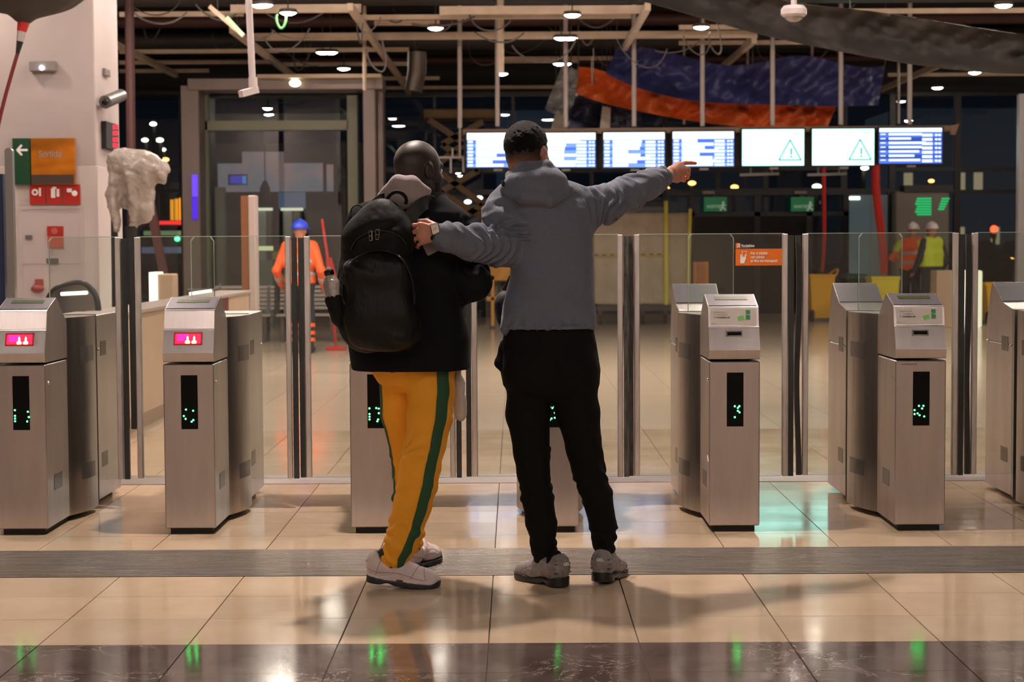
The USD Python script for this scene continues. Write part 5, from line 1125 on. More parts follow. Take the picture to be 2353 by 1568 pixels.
mm = usdkit.material(stage, '/World/Looks/mural_print', n, [('g.position', 'v.vector'), ('v.fac', 'r.fac'), ('r.color', 'p.base_color'), ('r.color', 'p.emission_color')], surface='p.BSDF')
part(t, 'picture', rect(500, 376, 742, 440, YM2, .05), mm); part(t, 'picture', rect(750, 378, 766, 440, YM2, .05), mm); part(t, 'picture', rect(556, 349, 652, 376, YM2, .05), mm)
t = thing('kiosk_screen', 'small blue monitor in front of the wall picture', 'monitor', at0(rect(526, 402, 566, 424, YM - .2)))
part(t, 'case', rect(524, 401, 568, 425, YM - .19, .05), black_matt); part(t, 'wall_arm', rect(540, 410, 552, 416, YM - .14, .59), black_matt); part(t, 'display', rect(528, 404, 555, 422, YM - .2, .008), emitter('kiosk_blue', (0.05, 0.05, 0.45), 0.9)); part(t, 'display', rect(556, 404, 566, 422, YM - .2, .008), emitter('kiosk_cyan', (0.08, 0.22, 0.6), 0.9))
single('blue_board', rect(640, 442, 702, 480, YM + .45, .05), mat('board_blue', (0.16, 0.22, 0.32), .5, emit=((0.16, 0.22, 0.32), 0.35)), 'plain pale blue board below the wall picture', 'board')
single('hanging_speaker', join(tube([W(609, 415, YM - .5), W(609, 432, YM - .5), W(609, 470, YM - .5)], [.03, .09, .10], 14), tube([W(609, 416, YM - .5), W(609, 416, YM - .5) * [1, 1, 0] + [0, 0, CEIL]], .01, 6)), black_matt, 'black drum shape hanging before the wall picture', 'speaker')
for k, (u0, u1) in enumerate(((585, 625), (645, 695))):
    t = thing('booth', 'kiosk booth with glowing lintel ' + ('left of the black drum, behind the portal', 'right of the black drum, above the blue helmet')[k], 'booth', at0(down(u0, 478, u1, YM - .4, .3)))
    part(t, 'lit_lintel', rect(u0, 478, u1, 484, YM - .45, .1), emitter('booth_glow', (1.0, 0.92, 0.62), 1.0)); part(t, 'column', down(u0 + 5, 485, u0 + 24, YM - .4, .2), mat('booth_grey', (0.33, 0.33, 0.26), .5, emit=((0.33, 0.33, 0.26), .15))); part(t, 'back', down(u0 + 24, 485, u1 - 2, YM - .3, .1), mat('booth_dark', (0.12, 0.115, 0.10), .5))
t = thing('cabinet', 'pale green cabinet with a yellow box on top beyond the benches', 'cabinet', at0(down(585, 598, 626, 29.5, .4))); part(t, 'body', down(585, 598, 626, 29.5, .4, .01), mat('pale_green', (0.26, 0.30, 0.24), .5)); part(t, 'counter_light', rect(586, 566, 626, 576, 29.6, .1), emitter('counter_glow', (1.0, 0.9, 0.45), .9)); part(t, 'yellow_box', rect(626, 578, 638, 596, 29.5, .2), mat('dull_yellow', (0.5, 0.43, 0.04), .5)); part(t, 'side', down(626.5, 596.5, 640, 29.52, .3), mat('booth_dark', (0, 0, 0)))

# ---- far glass front
def facade(nm, us, v0, v1, Y=33.0, name='window'):
    x = thing(nm, kind='structure', loc=(W(us[0], 600, Y)[0], Y, 0))
    for u in us: part(x, 'mullion', rect(u - 5, v0, u + 5, v1, Y - .06, .12), dark_frame)
    for v in (v0, 388, 440): part(x, 'transom', rect(us[0], v - 3, us[-1], v + 3, Y - .05, .1), dark_frame)
    for a, b in zip(us[:-1], us[1:]):
        for c, d in ((v0 + 3, 385), (391, 437), (443, v1)): part(x, 'pane', rect(a + 5, c, b - 5, d, Y, .012), night_glass)
facade('window_1', [-160, 60, 280, 416], 215, 722); facade('window_2', [880, 1000, 1180, 1360, 1530, 1650, 1760, 1940], 215, 722); facade('window_3', [2050, 2200, 2345, 2560], 215, 722)
single('wall_lintel', rect(-170, 117, 2600, 214, 33.0, .3), mat('lintel_dark', (0.02, 0.019, 0.018), .7), kind='structure')
d = thing('door_1', kind='structure', loc=(W(1680, 700, 32.9)[0], 32.9, 0))
for u in (1590, 1740, 1860, 1945): part(d, 'post', rect(u - 6, 440, u + 6, 723, 32.75, .15), dark_frame)
part(d, 'lintel', rect(1584, 488, 1950, 496, 32.75, .15), dark_frame); part(d, 'header', rect(1530, 436, 2050, 447, 32.72, .2), dark_frame)
smoke = mat('smoked_leaf', (0.020, 0.020, 0.021), .12)
for u0, u1 in ((1597, 1733), (1747, 1798), (1801, 1853)): part(d, 'leaf', rect(u0, 498, u1, 722, 32.8, .05), smoke)
for u in (1628, 1840): part(d, 'closer', rect(u - 14, 439, u + 14, 446, 32.65, .07), mat('closer_grey', (0.30, .26, .23), .4))
for u0, lab in ((1618, 'left of the teal glass, over the dark door leaf'), (1818, 'nearer to the red hose, over the door leaves')):
    t = thing('exit_sign', 'green exit sign with running figure, ' + lab, 'exit sign', at0(rect(u0, 453, u0 + 52, 486, 32.6)))
    part(t, 'plate', rect(u0, 453, u0 + 52, 486, 32.6, .04), mat('exit_green', (0.008, 0.12, 0.04), .4, emit=((0.008, 0.12, 0.04), .45)))
    part(t, 'hook', rect(u0 + 20, 447, u0 + 32, 456, 32.64, .1), dark_frame)
    q = W(u0 + 44, 478, 32.595); part(t, 'figure', prism_xz(unary_union([Point(0, .10).buffer(.022), LineString([(0, .08), (-.01, .02), (-.05, -.04)]).buffer(.016), LineString([(-.01, .02), (.035, -.03)]).buffer(.014), LineString([(-.04, .05), (.04, .05)]).buffer(.010)]), 0, .004).apply_translation(q), mat('exit_pale', (.45, .55, .45), .5, emit=((.45, .55, .45), .25)))
    part(t, 'lettering', letters('SORTIDA', .05, W(u0 + 6, 478, 32.595), depth=.004, bold=True), mat('exit_pale', (0, 0, 0)))
t = thing('teal_glass', 'upright bluish glass screen with dark frame right of the doors', 'glass screen', at0(down(1950, 446, 2044, 31.5, .1)))
part(t, 'pane', down(1952, 448, 2000, 31.5, .03), mat('teal_pane', (0.10, 0.145, 0.16), .2, emit=((.10, .145, .16), .25))); part(t, 'pane', down(2001, 448, 2040, 31.5, .03), mat('grey_pane', (0.10, 0.12, 0.125), .2, emit=((.10, .12, .125), .3))); part(t, 'frame', down(2041, 440, 2052, 31.45, .12), dark_frame); part(t, 'lamp', rect(1952, 452, 1976, 459, 31.48, .02), emitter('teal_lamp', (.9, 1, .9), 3.0))
t = thing('timetable_totem', 'grey beige totem with green lit timetable behind two workers', 'totem', at0(down(2058, 438, 2182, 31.0, .3)))
part(t, 'body', down(2058, 440, 2182, 31.0, .3, .02), mat('totem_beige', (0.20, 0.18, 0.145), .5)); part(t, 'cap', rect(2078, 426, 2190, 441, 30.95, .4), dark_frame)
rowm = []
for k in range(7):
    v = 455 + 6 * k; rowm += [rect(2107 - k % 3 * 2, v, 2140, v + 3.6, 30.985, .006)] + ([rect(2164 - 2 * k, v, 2182 - 3 * k, v + 3.6, 30.985, .006)] if k < 5 else [])
part(t, 'timetable_rows', join(*rowm), emitter('board_green', (0.03, 0.75, 0.22), .75), 'rows of green lit characters')

# ---- departure screens on their rail
YSN = 25.0
t = thing('screen_rail', 'long brown rail that carries the row of departure screens', 'rail', at0(rect(1066, 296, 2196, 304, YSN + .05)))
a, b = W(1064, 302, YSN), W(2196, 293, YSN)
part(t, 'beam', bar((a[0], YSN + .22, a[2]), (b[0], YSN + .22, b[2]), .22, .075), mat('rail_brown', (0.21, 0.12, 0.07), .5)); part(t, 'rear_board', bar((a[0], YSN + .32, a[2] - .25), (b[0] - .2, YSN + .32, b[2] - .25), .03, .50), mat('board_dark', (0.035, 0.030, 0.028), .6))
part(t, 'end_flag', prism_xz(Polygon([(b[0] - .05, b[2] + .03), (b[0] + .08, b[2] + .06), (b[0] + .02, b[2] - .10), (b[0] - .05, b[2] - .09)]), YSN + .1, YSN + .14), mat('rail_brown', (0, 0, 0)))
SC = [(1072, 1213, 305, 385, 0), (1228, 1369, 305, 385, 0), (1386, 1528, 304, 385, 0), (1545, 1687, 302, 383, 0), (1705, 1848, 297, 381, 1), (1866, 2009, 296, 380, 1), (2020, 2165, 294, 376, 2)]
sc_blue = emitter('screen_blue', (0.115, 0.22, 0.95), 1.05); sc_blue2 = emitter('screen_paler_blue', (0.25, 0.45, 1.0), 1.1); sc_white = emitter('screen_white', (0.80, 0.95, 1.0), 1.7); sc_cyan = emitter('screen_warning_white', (0.42, 1.0, 0.84), 2.9); sc_dark = emitter('screen_dark_blue', (0.06, 0.13, 0.6), .8)
sc_tri = emitter('screen_triangle', (0.16, 0.45, 0.42), .55)
labs = ['departure screen half hidden by the head of the pointing man, first at left', 'departure screen just right of the pointing man, beyond his cheek', 'departure screen above the pointing forearm', 'departure screen behind the pointing finger', 'white screen with warning triangle, left one of the two', 'white screen with warning triangle, right one beside the red hose', 'departure screen at the right end of the row, in darker blue']
for k, (u0, u1, v0, v1, kd) in enumerate(SC):
    r = np.random.default_rng(50 + k)
    t = thing('departure_screen', labs[k], 'screen', at0(rect(u0, v0, u1, v1, YSN)))
    part(t, 'housing', rect(u0 - 2.5, v0 - 2.5, u1 + 2.5, v1 + 2.5, YSN, .09, .006), black_matt); part(t, 'bracket', rect((u0 + u1) / 2 - 8, v1 + 2.6, (u0 + u1) / 2 + 12, v1 + 8, YSN + .02, .05), mat('bracket_grey', (.20, .19, .18), .4))
    part(t, 'mount', rect((u0 + u1) / 2 - 14, v0 - 1, (u0 + u1) / 2 + 14, v0 + 12, YSN + .09, .019), black_matt)
    Yd = YSN - .004
    sc = part(t, 'display', rect(u0 + .8, v0 + .8, u1 - .8, v1 - .8, Yd, .004), sc_cyan if kd == 1 else sc_blue)
    X = lambda f: u0 + .8 + f * (u1 - u0 - 1.6)
    V = lambda f: v0 + .8 + f * (v1 - v0 - 1.6)
    if kd == 1:
        c = W(X(.775), V(.63), Yd - .003); s = .155
        tri = Polygon([(-s, -.11), (s, -.11), (0, .17)]).buffer(.012); part(sc, 'warning_triangle', prism_xz(tri.difference(tri.buffer(-.02)), 0, .003).apply_translation(c), sc_tri)
        part(sc, 'lettering', letters('!', .13, c + np.array([-.012, .001, -.075]), depth=.002, bold=True), sc_tri)
        part(sc, 'clock_digits', join(*[rect(X(f), V(.09), X(f + .018), V(.12), Yd - .003, .002) for f in (.83, .855, .885, .91)]), sc_tri)
        continue
    part(sc, 'header', rect(X(0), V(0), X(1), V(.10 if kd == 2 else .20), Yd - .002, .002), sc_white)
    rows_ = 8 if kd == 0 else 7; bars, rowm = [], []
    for i in range(rows_):
        y0 = (.22 if kd == 0 else .14) + i * (.78 if kd == 0 else .86) / rows_; h = .78 / rows_
        if i % 2: part(sc, 'row_band', rect(X(.0), V(y0), X(1), V(y0 + h), Yd - .002, .001), sc_blue2 if kd == 0 else sc_dark)
        L = r.uniform(.25, .62) if kd == 0 else r.uniform(.35, .6)
        wide = .72 if kd == 0 else .42
        bars += [rect(X(.015), V(y0 + h * .2), X(.10), V(y0 + h * wide), Yd - .0035, .001), rect(X(.15), V(y0 + h * .05), X(.15 + L), V(y0 + h * (wide + .1)), Yd - .0035, .001), rect(X(.685), V(y0 + h * .2), X(.85), V(y0 + h * .82), Yd - .0035, .001), rect(X(.89), V(y0 + h * .25), X(.93), V(y0 + h * .7), Yd - .0035, .001), rect(X(.945), V(y0 + h * .25), X(.985), V(y0 + h * .7), Yd - .0035, .001)]
    part(sc, 'timetable_rows', join(*bars), sc_white)
for k, (u, v0, v1) in enumerate([(1057, 140, 300), (1143, 85, 296), (1300, 100, 298), (1457, 85, 297), (1614, 85, 296), (1775, 85, 294), (1932, 90, 293), (2090, 130, 292)]):
    hanger(u, v0, v1 - 6, YSN + .22, ORD[k] + ' grey tubular post holding the screen rail, counted from the left', .034)
for k, (u, v1) in enumerate([(1572, 286), (1718, 290), (1866, 286), (2065, 284)]): hanger(u, 0, v1, 28.0, ORD[k] + ' thin grey post behind the screen rail, counted from the left', .022)
t = thing('bracket_stand', 'thin white pipe bracket beside the left end of the screen rail', 'bracket', at0(rect(1005, 335, 1065, 400, 25.4)))
wt_ = mat('pipe_white', (.42, .40, .38), .4); q = lambda u, v: W(u, v, 25.4)
for a, b in (((1057, 145), (1057, 360)), ((1008, 362), (1066, 362)), ((1040, 340), (1040, 362)), ((1036, 362), (1036, 398)), ((1065, 362), (1065, 396))): part(t, 'pipe', tube([q(*a), q(*b)], .016, 8), wt_)
for k, u in enumerate((1500, 1745, 1900)):
    t = thing('screen_bracket', 'grey fixing bracket under the ' + ('screen behind the pointing finger', 'left warning screen', 'right warning screen')[k], 'bracket', W(u, 395, YSN + .36)); part(t, 'cross_bar', bar(W(u - 45, 402, YSN + .36), W(u + 45, 399, YSN + .36), .04, .04), mat('bracket_grey', (0, 0, 0))); part(t, 'drop', bar(W(u - 20, 368, YSN + .36), W(u - 20, 402, YSN + .36), .03, .03), mat('bracket_grey', (0, 0, 0))); part(t, 'drop', bar(W(u + 28, 367, YSN + .36), W(u + 28, 401, YSN + .36), .03, .03), mat('bracket_grey', (0, 0, 0)))

# ---- tarpaulins and the dark drape
def tarp(name, top, bot, Y, m, lab, amp=.24, n=90, rows=20, seed=0, cat='tarpaulin'):
    tt = spline([(u, v, 0) for u, v in top], n); bb = spline([(u, v, 0) for u, v in bot], n); g = np.zeros((rows, n, 3))
    for i in range(rows):
        f = i / (rows - 1)
        for j in range(n):
            u, v = tt[j, :2] * (1 - f) + bb[j, :2] * f
            d = amp * (2 * fbm(np.array([[u / 60, v / 38, seed]]), 3, seed)[0] - 1) + .22 * amp * math.sin(u / 9 + v / 13 + 3 * f + 5 * noi(np.array([[u / 90, v / 60, seed + 3.0]]))[0])
            g[i, j] = W(u, v, Y + d + .15 * math.sin(f * math.pi))
    p = thing(name, lab, cat, g[0, n // 2]); part(p, 'cloth', sheet(g, .006), m, smooth=60)
    for j in (0, n // 2, n - 1): q = g[0, j]; part(p, 'cord', tube([q, (q[0], q[1], CEIL)], .005, 5), mat('cord_grey', (.08, .075, .07), .6))
    return p
blue_t = mat('tarp_blue', (0.040, 0.044, 0.15), .42, noise=(1.5, .25, 3), bump=(6, .5, .05)); orange_t = mat('tarp_orange', (0.72, 0.13, 0.025), .45, noise=(1.5, .12, 3), bump=(6, .5, .05)); navy_t = mat('tarp_navy', (0.018, 0.020, 0.042), .4, noise=(2, .4, 3), bump=(5, .7, .08)); foil_t = mat('tarp_foil', (0.16, 0.155, 0.155), .3, noise=(4, .7, 3), bump=(8, .9, .1))
tarp('orange_tarpaulin', [(1328, 154), (1400, 168), (1480, 200), (1600, 222), (1750, 236), (1924, 236)], [(1316, 212), (1385, 236), (1460, 254), (1580, 276), (1700, 291), (1902, 291)], 26.5, orange_t, 'orange tarpaulin hanging slack above the departure screens', seed=1)
tarp('blue_tarpaulin', [(1418, 108), (1560, 126), (1700, 150), (1840, 128), (1935, 146), (2034, 150)], [(1392, 170), (1480, 206), (1600, 232), (1750, 240), (1900, 244), (2018, 242)], 25.75, blue_t, 'blue tarpaulin hanging above the orange one', seed=2)
tarp('dark_tarpaulin', [(1312, 205), (1370, 225), (1420, 240), (1470, 256)], [(1290, 296), (1350, 300), (1410, 300), (1480, 300)], 27.2, navy_t, 'dark navy tarpaulin hanging under the left end of the orange one', seed=3, n=24)
tarp('plastic_sheet', [(1292, 150), (1310, 155), (1330, 165)], [(1252, 250), (1285, 262), (1318, 240)], 26.0, foil_t, 'crumpled grey plastic sheet at the left end of the tarpaulins', seed=4, n=16, amp=.2)
tarp('pale_cloth', [(1278, 250), (1288, 248), (1296, 252)], [(1266, 299), (1285, 299), (1304, 299)], 26.5, mat('cloth_pale', (.40, .35, .29), .8), 'pale cloth hanging to the left of the dark navy tarpaulin', seed=5, n=10, amp=.05, cat='cloth')
tarp('pale_cloth', [(1384, 245), (1394, 246), (1403, 249)], [(1378, 300), (1390, 300), (1402, 300)], 26.85, mat('cloth_pale', (0, 0, 0)), 'pale cloth strip hanging in front of the dark navy tarpaulin', seed=6, n=10, amp=.05, cat='cloth')
drape = mat('drape_dark', (0.040, 0.034, 0.030), .7, noise=(1.2, .12, 3), bump=(5, .15, .03))
tarp('dark_drape', [(1500, -70), (1640, -55), (1800, 0), (1950, 20), (2100, 40), (2400, 85)], [(1400, -14), (1560, 26), (1720, 72), (1900, 112), (2100, 148), (2420, 168)], 15.0, drape, 'large dark drape sagging across the top right corner', seed=7, amp=.10, rows=20, n=70, cat='drape')
t = thing('leak_funnel', 'black cloth funnel with red hose collecting leaks at the top left', 'leak funnel', W(90, 30, 13.0))
part(t, 'funnel', ruffle(skin(blend((ell(W(60, -45, 13.0), (.50, .40, .26)), 0), (rc(W(60, 10, 13.0), W(57, 40, 13.0), .12, .05), .12)), W(-120, 60, 13.0) - [0, .5, 0], W(240, -150, 13.0) + [0, .5, 0], .02), lambda p: .03 * (fbm(p * 5, 3) - .5)), drape, smooth=True)
part(t, 'cord', join(*[tube([W(u_, -80, 13.0), W(u_, -80, 13.0) * [1, 1, 0] + [0, 0, CEIL]], .006, 5) for u_ in (-30, 60, 150)]), dark_frame); part(t, 'hose', tube([W(57, 38, 13.0), W(50, 72, 13.0)], [.05, .035], 14), mat('hose_red', (0.50, 0.02, 0.015), .4)); part(t, 'collar', tube([W(50, 72, 13.0), W(46, 95, 13.0)], [.034, .028], 14), mat('collar_white', (.45, .40, .38), .4)); part(t, 'clamp', tube([W(46, 95, 13.0), W(40, 124, 13.0)], [.026, .014], 12), black_matt)
part(t, 'hose', tube(spline([W(40, 124, 13.0), W(28, 165, 13.0), W(10, 230, 13.0), W(-12, 330, 13.0)], 16), .014, 10), mat('hose_dark_red', (0.16, 0.012, 0.012), .4))
# cameras on poles
white_m = mat('camera_white', (.55, .48, .48), .4)
t = thing('pole_camera', 'white camera hanging on a long white pole in front of the portal', 'security camera', W(575, 180, 13.4))
a = W(580, 180, 13.4); part(t, 'pole', tube([(W(568, 0, 13.4)[0] - .05, 13.4, CEIL), a], .026, 12), white_m); part(t, 'knuckle', tube([W(581, 178, 13.4), W(582, 203, 13.4)], .034, 14), white_m); part(t, 'arm', tube([W(586, 203, 13.4), W(586, 210, 13.4), W(576, 213, 13.4)], .016, 8), white_m); part(t, 'camera_body', bar(W(590, 206, 13.42), W(553, 216, 13.30), .05, .05), white_m)
t = thing('dome_camera', 'white dome camera hanging in front of the dark drape', 'security camera', W(1824, 40, 12.0))
q = W(1824, 22, 12.0); part(t, 'pole', tube([(q[0], 12.0, CEIL), q], .02, 12), white_m); part(t, 'body', lathe([(0, .03), (.07, .025), (.088, .0), (.088, -.035), (.07, -.05), (0, -.05)], q, 24), white_m); part(t, 'dome', lathe([(0, -.085), (.03, -.080), (.055, -.065), (.066, -.045), (0, -.045)], q, 20), mat('dome_grey', (.30, .26, .26), .2))
# ---------------------------------------------------------------- workers, bins, carts and the street beyond the glass
hi_orange = mat('hi_vis_orange', (0.85, 0.12, 0.02), .6); hi_yellow = mat('hi_vis_yellow', (0.52, 0.62, 0.03), .6); band_grey = mat('reflective_grey', (.38, .36, .35), .35); work_dark = mat('work_trousers', (.020, .022, .030), .8)
def worker(name, label, x, Y, h, yaw, mats, pose, helmet, lean=0.0, face=True):
    """a standing person built on joints; pose: (left hand, right hand) as offsets (right, forward, up) in units of height"""
    R = frame(yaw); s = h / 1.75
    L = lambda a, b, c: np.array([x, Y, 0]) + R @ (np.array([a, b + lean * max(c - .9, 0), c]) * s)
    t = thing('person', label, 'person', (x, Y, 0))
    hc = L(0, .03, 1.63); ph, LH = head(hc, R, s)
    sh = [L(-.18, 0, 1.42), L(.18, 0, 1.42)]; hd = [L(*p) for p in pose]
    el = []
    for a, b, sx in zip(sh, hd, (-1, 1)):
        m = (a + b) / 2; d = np.linalg.norm(b - a); out = math.sqrt(max(.30 ** 2 * s * s - d * d / 4, .0004)); el.append(m + R @ np.array([sx * .5, -.75, -.45]) * out)
    hip, kn, an = [L(-.09, 0, .92), L(.09, 0, .92)], [L(-.11, .03, .50), L(.11, .02, .50)], [L(-.12, -.02, .09), L(.12, -.01, .09)]
    tor = [(rc(L(-.10, 0, 1.40), L(.10, 0, 1.40), .085 * s, .085 * s), 0), (rc(L(-.07, 0, 1.22), L(.07, 0, 1.22), .11 * s), .08), (rc(L(-.06, 0, 1.0), L(.06, 0, 1.0), .11 * s), .08)]
    limbs = lambda e: sum([[(rc(sh[k], el[k], (.058 + e) * s, (.046 + e) * s), .05), (rc(el[k], hd[k], (.046 + e) * s, (.032 + e) * s), .02)] for k in (0, 1)], [])
    legs = lambda e: sum([[(rc(hip[k], kn[k], (.085 + e) * s, (.06 + e) * s), .06), (rc(kn[k], an[k], (.06 + e) * s, (.045 + e) * s), .03)] for k in (0, 1)], [])
    hands = []
    for k, sx in ((0, 1), (1, -1)):
        dv = hd[k] - el[k]; dv /= np.linalg.norm(dv); sd = np.cross(dv, R[:, 1]); sd /= np.linalg.norm(sd); p0 = hd[k] + dv * .06 * s; hands += [(rc(hd[k], p0, .026 * s, .032 * s), .02)]
        for j in range(4):
            b = p0 + sd * (j - 1.5) * .019 * s + dv * .03 * s; c = b + dv * (.03 + .006 * (1 - abs(j - 1.5))) * s; hands += [(rc(b, c, .0095 * s, .009 * s), .004), (rc(c, c + (dv * .5 + R[:, 1] * .8) * .026 * s, .009 * s, .008 * s), .004)]
        hands += [(rc(p0 - dv * .02 * s, p0 + (dv * .6 + sd * sx * .9) * .045 * s, .012 * s, .009 * s), .008)]
    neck = [(rc(L(0, .01, 1.44), L(0, .02, 1.55), .06 * s, .055 * s), .03)]
    allp = tor + ph + neck + limbs(-.008) + legs(-.014) + hands
    P = np.array(sh + el + hd + hip + kn + an + [hc]); lo, hi = P.min(0) - .22, P.max(0) + .22; lo[2] = .02
    part(t, 'body', skin(blend(*allp), lo, hi, .008), mats[3], smooth=True)
    for sx in (-1, 1): part(t, 'eye', ball(LH(sx * .031, .078, .001), .0125 * s, 1), eye_white)
    jk_ = [(q[0], q[1]) for q in tor]; jk_ = [(rc(L(-.11, 0, 1.40), L(.11, 0, 1.40), .10 * s), 0), (rc(L(-.08, 0, 1.20), L(.08, 0, 1.20), .135 * s), .08), (rc(L(-.07, 0, .98), L(.07, 0, .98), .14 * s), .08)]
    tube_ = skin(blend(*jk_, *limbs(.014), ('-', plane((0, 0, 1), L(0, 0, .86)), .01), ('-', rc(L(0, .02, 1.50), L(0, .03, 1.7), .06 * s), .01)), lo, hi, .012)
    ruffle(tube_, lambda p: .014 * (fbm(p * 9, 3, 80) - .5)); part(t, 'jacket', tube_, mats[0], smooth=True)
    for z in ((1.05, 1.22) if mats[1] is not None else ()):
        part(t, 'reflective_band', skin(blend(*[(q[0] if i else q[0], q[1]) for i, q in enumerate([(rc(L(-.11, 0, 1.40), L(.11, 0, 1.40), .108 * s), 0), (rc(L(-.08, 0, 1.20), L(.08, 0, 1.20), .143 * s), .08), (rc(L(-.07, 0, .98), L(.07, 0, .98), .148 * s), .08)])], ('-', plane((0, 0, 1), L(0, 0, z - .03)), 0), ('-', plane((0, 0, -1), L(0, 0, z + .03)), 0)), lo, hi, .012), mats[1], smooth=True)
    for k in (0, 1):
        if mats[1] is not None: part(t, 'sleeve_band', tube([el[k] + (hd[k] - el[k]) * .45, el[k] + (hd[k] - el[k]) * .68], [.062 * s, .058 * s], 16), mats[1])
    part(t, 'trousers', ruffle(skin(blend((rc(L(-.07, 0, .95), L(.07, 0, .95), .125 * s), 0), *legs(.012), ('-', plane((0, 0, -1), L(0, 0, 1.0)), .01)), lo, hi, .012), lambda p: .012 * (fbm(p * 9, 3, 81) - .5)), mats[2], smooth=True)
    if mats[4] is not None:
        for k in (0, 1):
            for f in (.25, .5, .72): part(t, 'leg_band', tube([kn[k] + (an[k] - kn[k]) * f, kn[k] + (an[k] - kn[k]) * (f + .12)], .078 * s, 16), mats[4])
    for k in (0, 1):
        c = an[k]; part(t, 'boot', skin(blend((rc(c + [0, 0, .02], c - [0, 0, .04], .055 * s, .055 * s), 0), (rc(np.array([c[0], c[1], .05]), np.array([c[0], c[1], .045]) + R @ np.array([0, .15, 0]) * s, .05 * s, .042 * s), .03), ('&', lambda p: .004 - p[:, 2], .004)), c - [.3, .3, .12], c + [.3, .3, .12], .01), black_matt, smooth=True)
    if helmet is not None:
        u = np.array([0, 0, 1.0]); o = LH(0, -.005, .035)
        hm_ = part(t, 'helmet', skin(blend((ell(o, np.array([.112, .135, .118]) * s, R), 0), ('-', plane(u, o - u * .012 * s), .004), ('-', ell(o, np.array([.10, .122, .106]) * s, R), 0)), o - .2, o + .2, .007), helmet, smooth=60)
        part(hm_, 'brim', skin(blend((ell(o + R @ np.array([0, .03, -.01]) * s, np.array([.125, .165, .014]) * s, R), 0), ('-', ell(o, np.array([.10, .122, .13]) * s, R), 0)), o - .22, o + .22, .007), helmet, smooth=60)
        part(hm_, 'ridge', tube(spline([o + R @ np.array([0, y, z]) * s for y, z in ((-.125, .03), (-.09, .09), (0, .118), (.09, .09), (.125, .03))], 14), .010 * s, 8), helmet)
    return t
p1 = G(692, 812)
worker('w', 'person in orange work jacket and blue helmet seen from behind beyond the glass flaps', p1[0], p1[1], 1.62, .15, (hi_orange, band_grey, work_dark, skin_tan, hi_orange), ((-.30, .12, .92), (.30, .05, .90)), mat('helmet_blue', (.03, .07, .62), .35))
p2, p3 = W(2108, 600, 29.6), W(2128, 600, 29.2)
worker('w', 'person in orange top with yellow sleeves and white helmet beside the green lit totem', p2[0] - .10, 29.7, 1.64, .7, (hi_orange, band_grey, work_dark, skin_tan, None), ((-.26, .16, 1.05), (.20, .20, .92)), mat('helmet_white', (.62, .58, .56), .35), lean=.10)
worker('w', 'person in yellow safety vest and white helmet, right of the two workers at the totem', p3[0] + .06, 29.1, 1.64, -.5, (mat('dark_work_jacket', (.022, .024, .034), .8), None, work_dark, skin_tan, None), ((-.22, .20, .90), (.24, .02, .88)), mat('helmet_white', (0, 0, 0)), lean=-.04)
vx, vy = p3[0] + .06, 29.1
R3 = frame(-.5); V3 = lambda a, b, c: np.array([vx, vy, 0]) + R3 @ (np.array([a, b - .04 * max(c - .9, 0), c]) * 1.64 / 1.75)
vest = skin(blend((rc(V3(-.11, 0, 1.40), V3(.11, 0, 1.40), .112), 0), (rc(V3(-.08, 0, 1.20), V3(.08, 0, 1.20), .146), .08), (rc(V3(-.07, 0, 1.02), V3(.07, 0, 1.02), .150), .08), ('-', plane((0, 0, 1), V3(0, 0, .98)), .005), ('-', rc(V3(0, .02, 1.46), V3(0, .03, 1.7), .075), .01), ('-', rbox(V3(0, .16, 1.25), (.035, .09, .4), .02, R3), .005)), V3(0, 0, 1.2) - .45, V3(0, 0, 1.2) + .45, .012)
part('/World/person_004', 'safety_vest', vest, hi_yellow, 'yellow safety vest', smooth=True)
for k in (0, 1):
    R2 = frame(.7); q = np.array([p2[0] - .10, 29.7, 0]); s_ = 1.64 / 1.75; a = q + R2 @ (np.array([(-.18, .18)[k], .05, 1.42]) * s_); b = q + R2 @ (np.array([((-.26, .16, 1.05), (.20, .20, .92))[k][0], ((-.26, .16, 1.05), (.20, .20, .92))[k][1] + .02, 1.12]) * s_)
    m = (a + b) / 2 + R2 @ np.array([(-.05, .05)[k], -.09, -.02]); part('/World/person_003', 'sleeve', tube(spline([a, m, b], 10), [.085] * 10, 14), hi_yellow, 'yellow sleeve')
t = thing('squeegee', 'red long handled squeegee leaning to the right of the worker in the blue helmet', 'squeegee', at0(rect(738, 505, 770, 640, 22.0)))
a_, b_ = W(740, 505, 22.3), W(754, 600, 22.0); part(t, 'handle', tube([a_, b_], .018, 8), mat('tool_red', (.48, .03, .025), .4)); foot = W(772, 800, 22.0)
part(t, 'handle', tube([b_, (foot[0], 22.0, .05)], .018, 8), mat('tool_red', (0, 0, 0))); part(t, 'blade', prism_xz(Polygon([(W(750, 592, 22)[0], W(750, 592, 22)[2]), (W(762, 596, 22)[0], W(0, 596, 22)[2]), (W(774, 640, 22)[0], W(0, 640, 22)[2]), (W(752, 642, 22)[0], W(0, 642, 22)[2])]), 21.95, 22.0), mat('tool_red', (0, 0, 0))); part(t, 'foot', bx(foot[0] - .12, foot[0] + .12, 21.93, 22.07, 0, .05, .01), mat('tool_red', (0, 0, 0)))

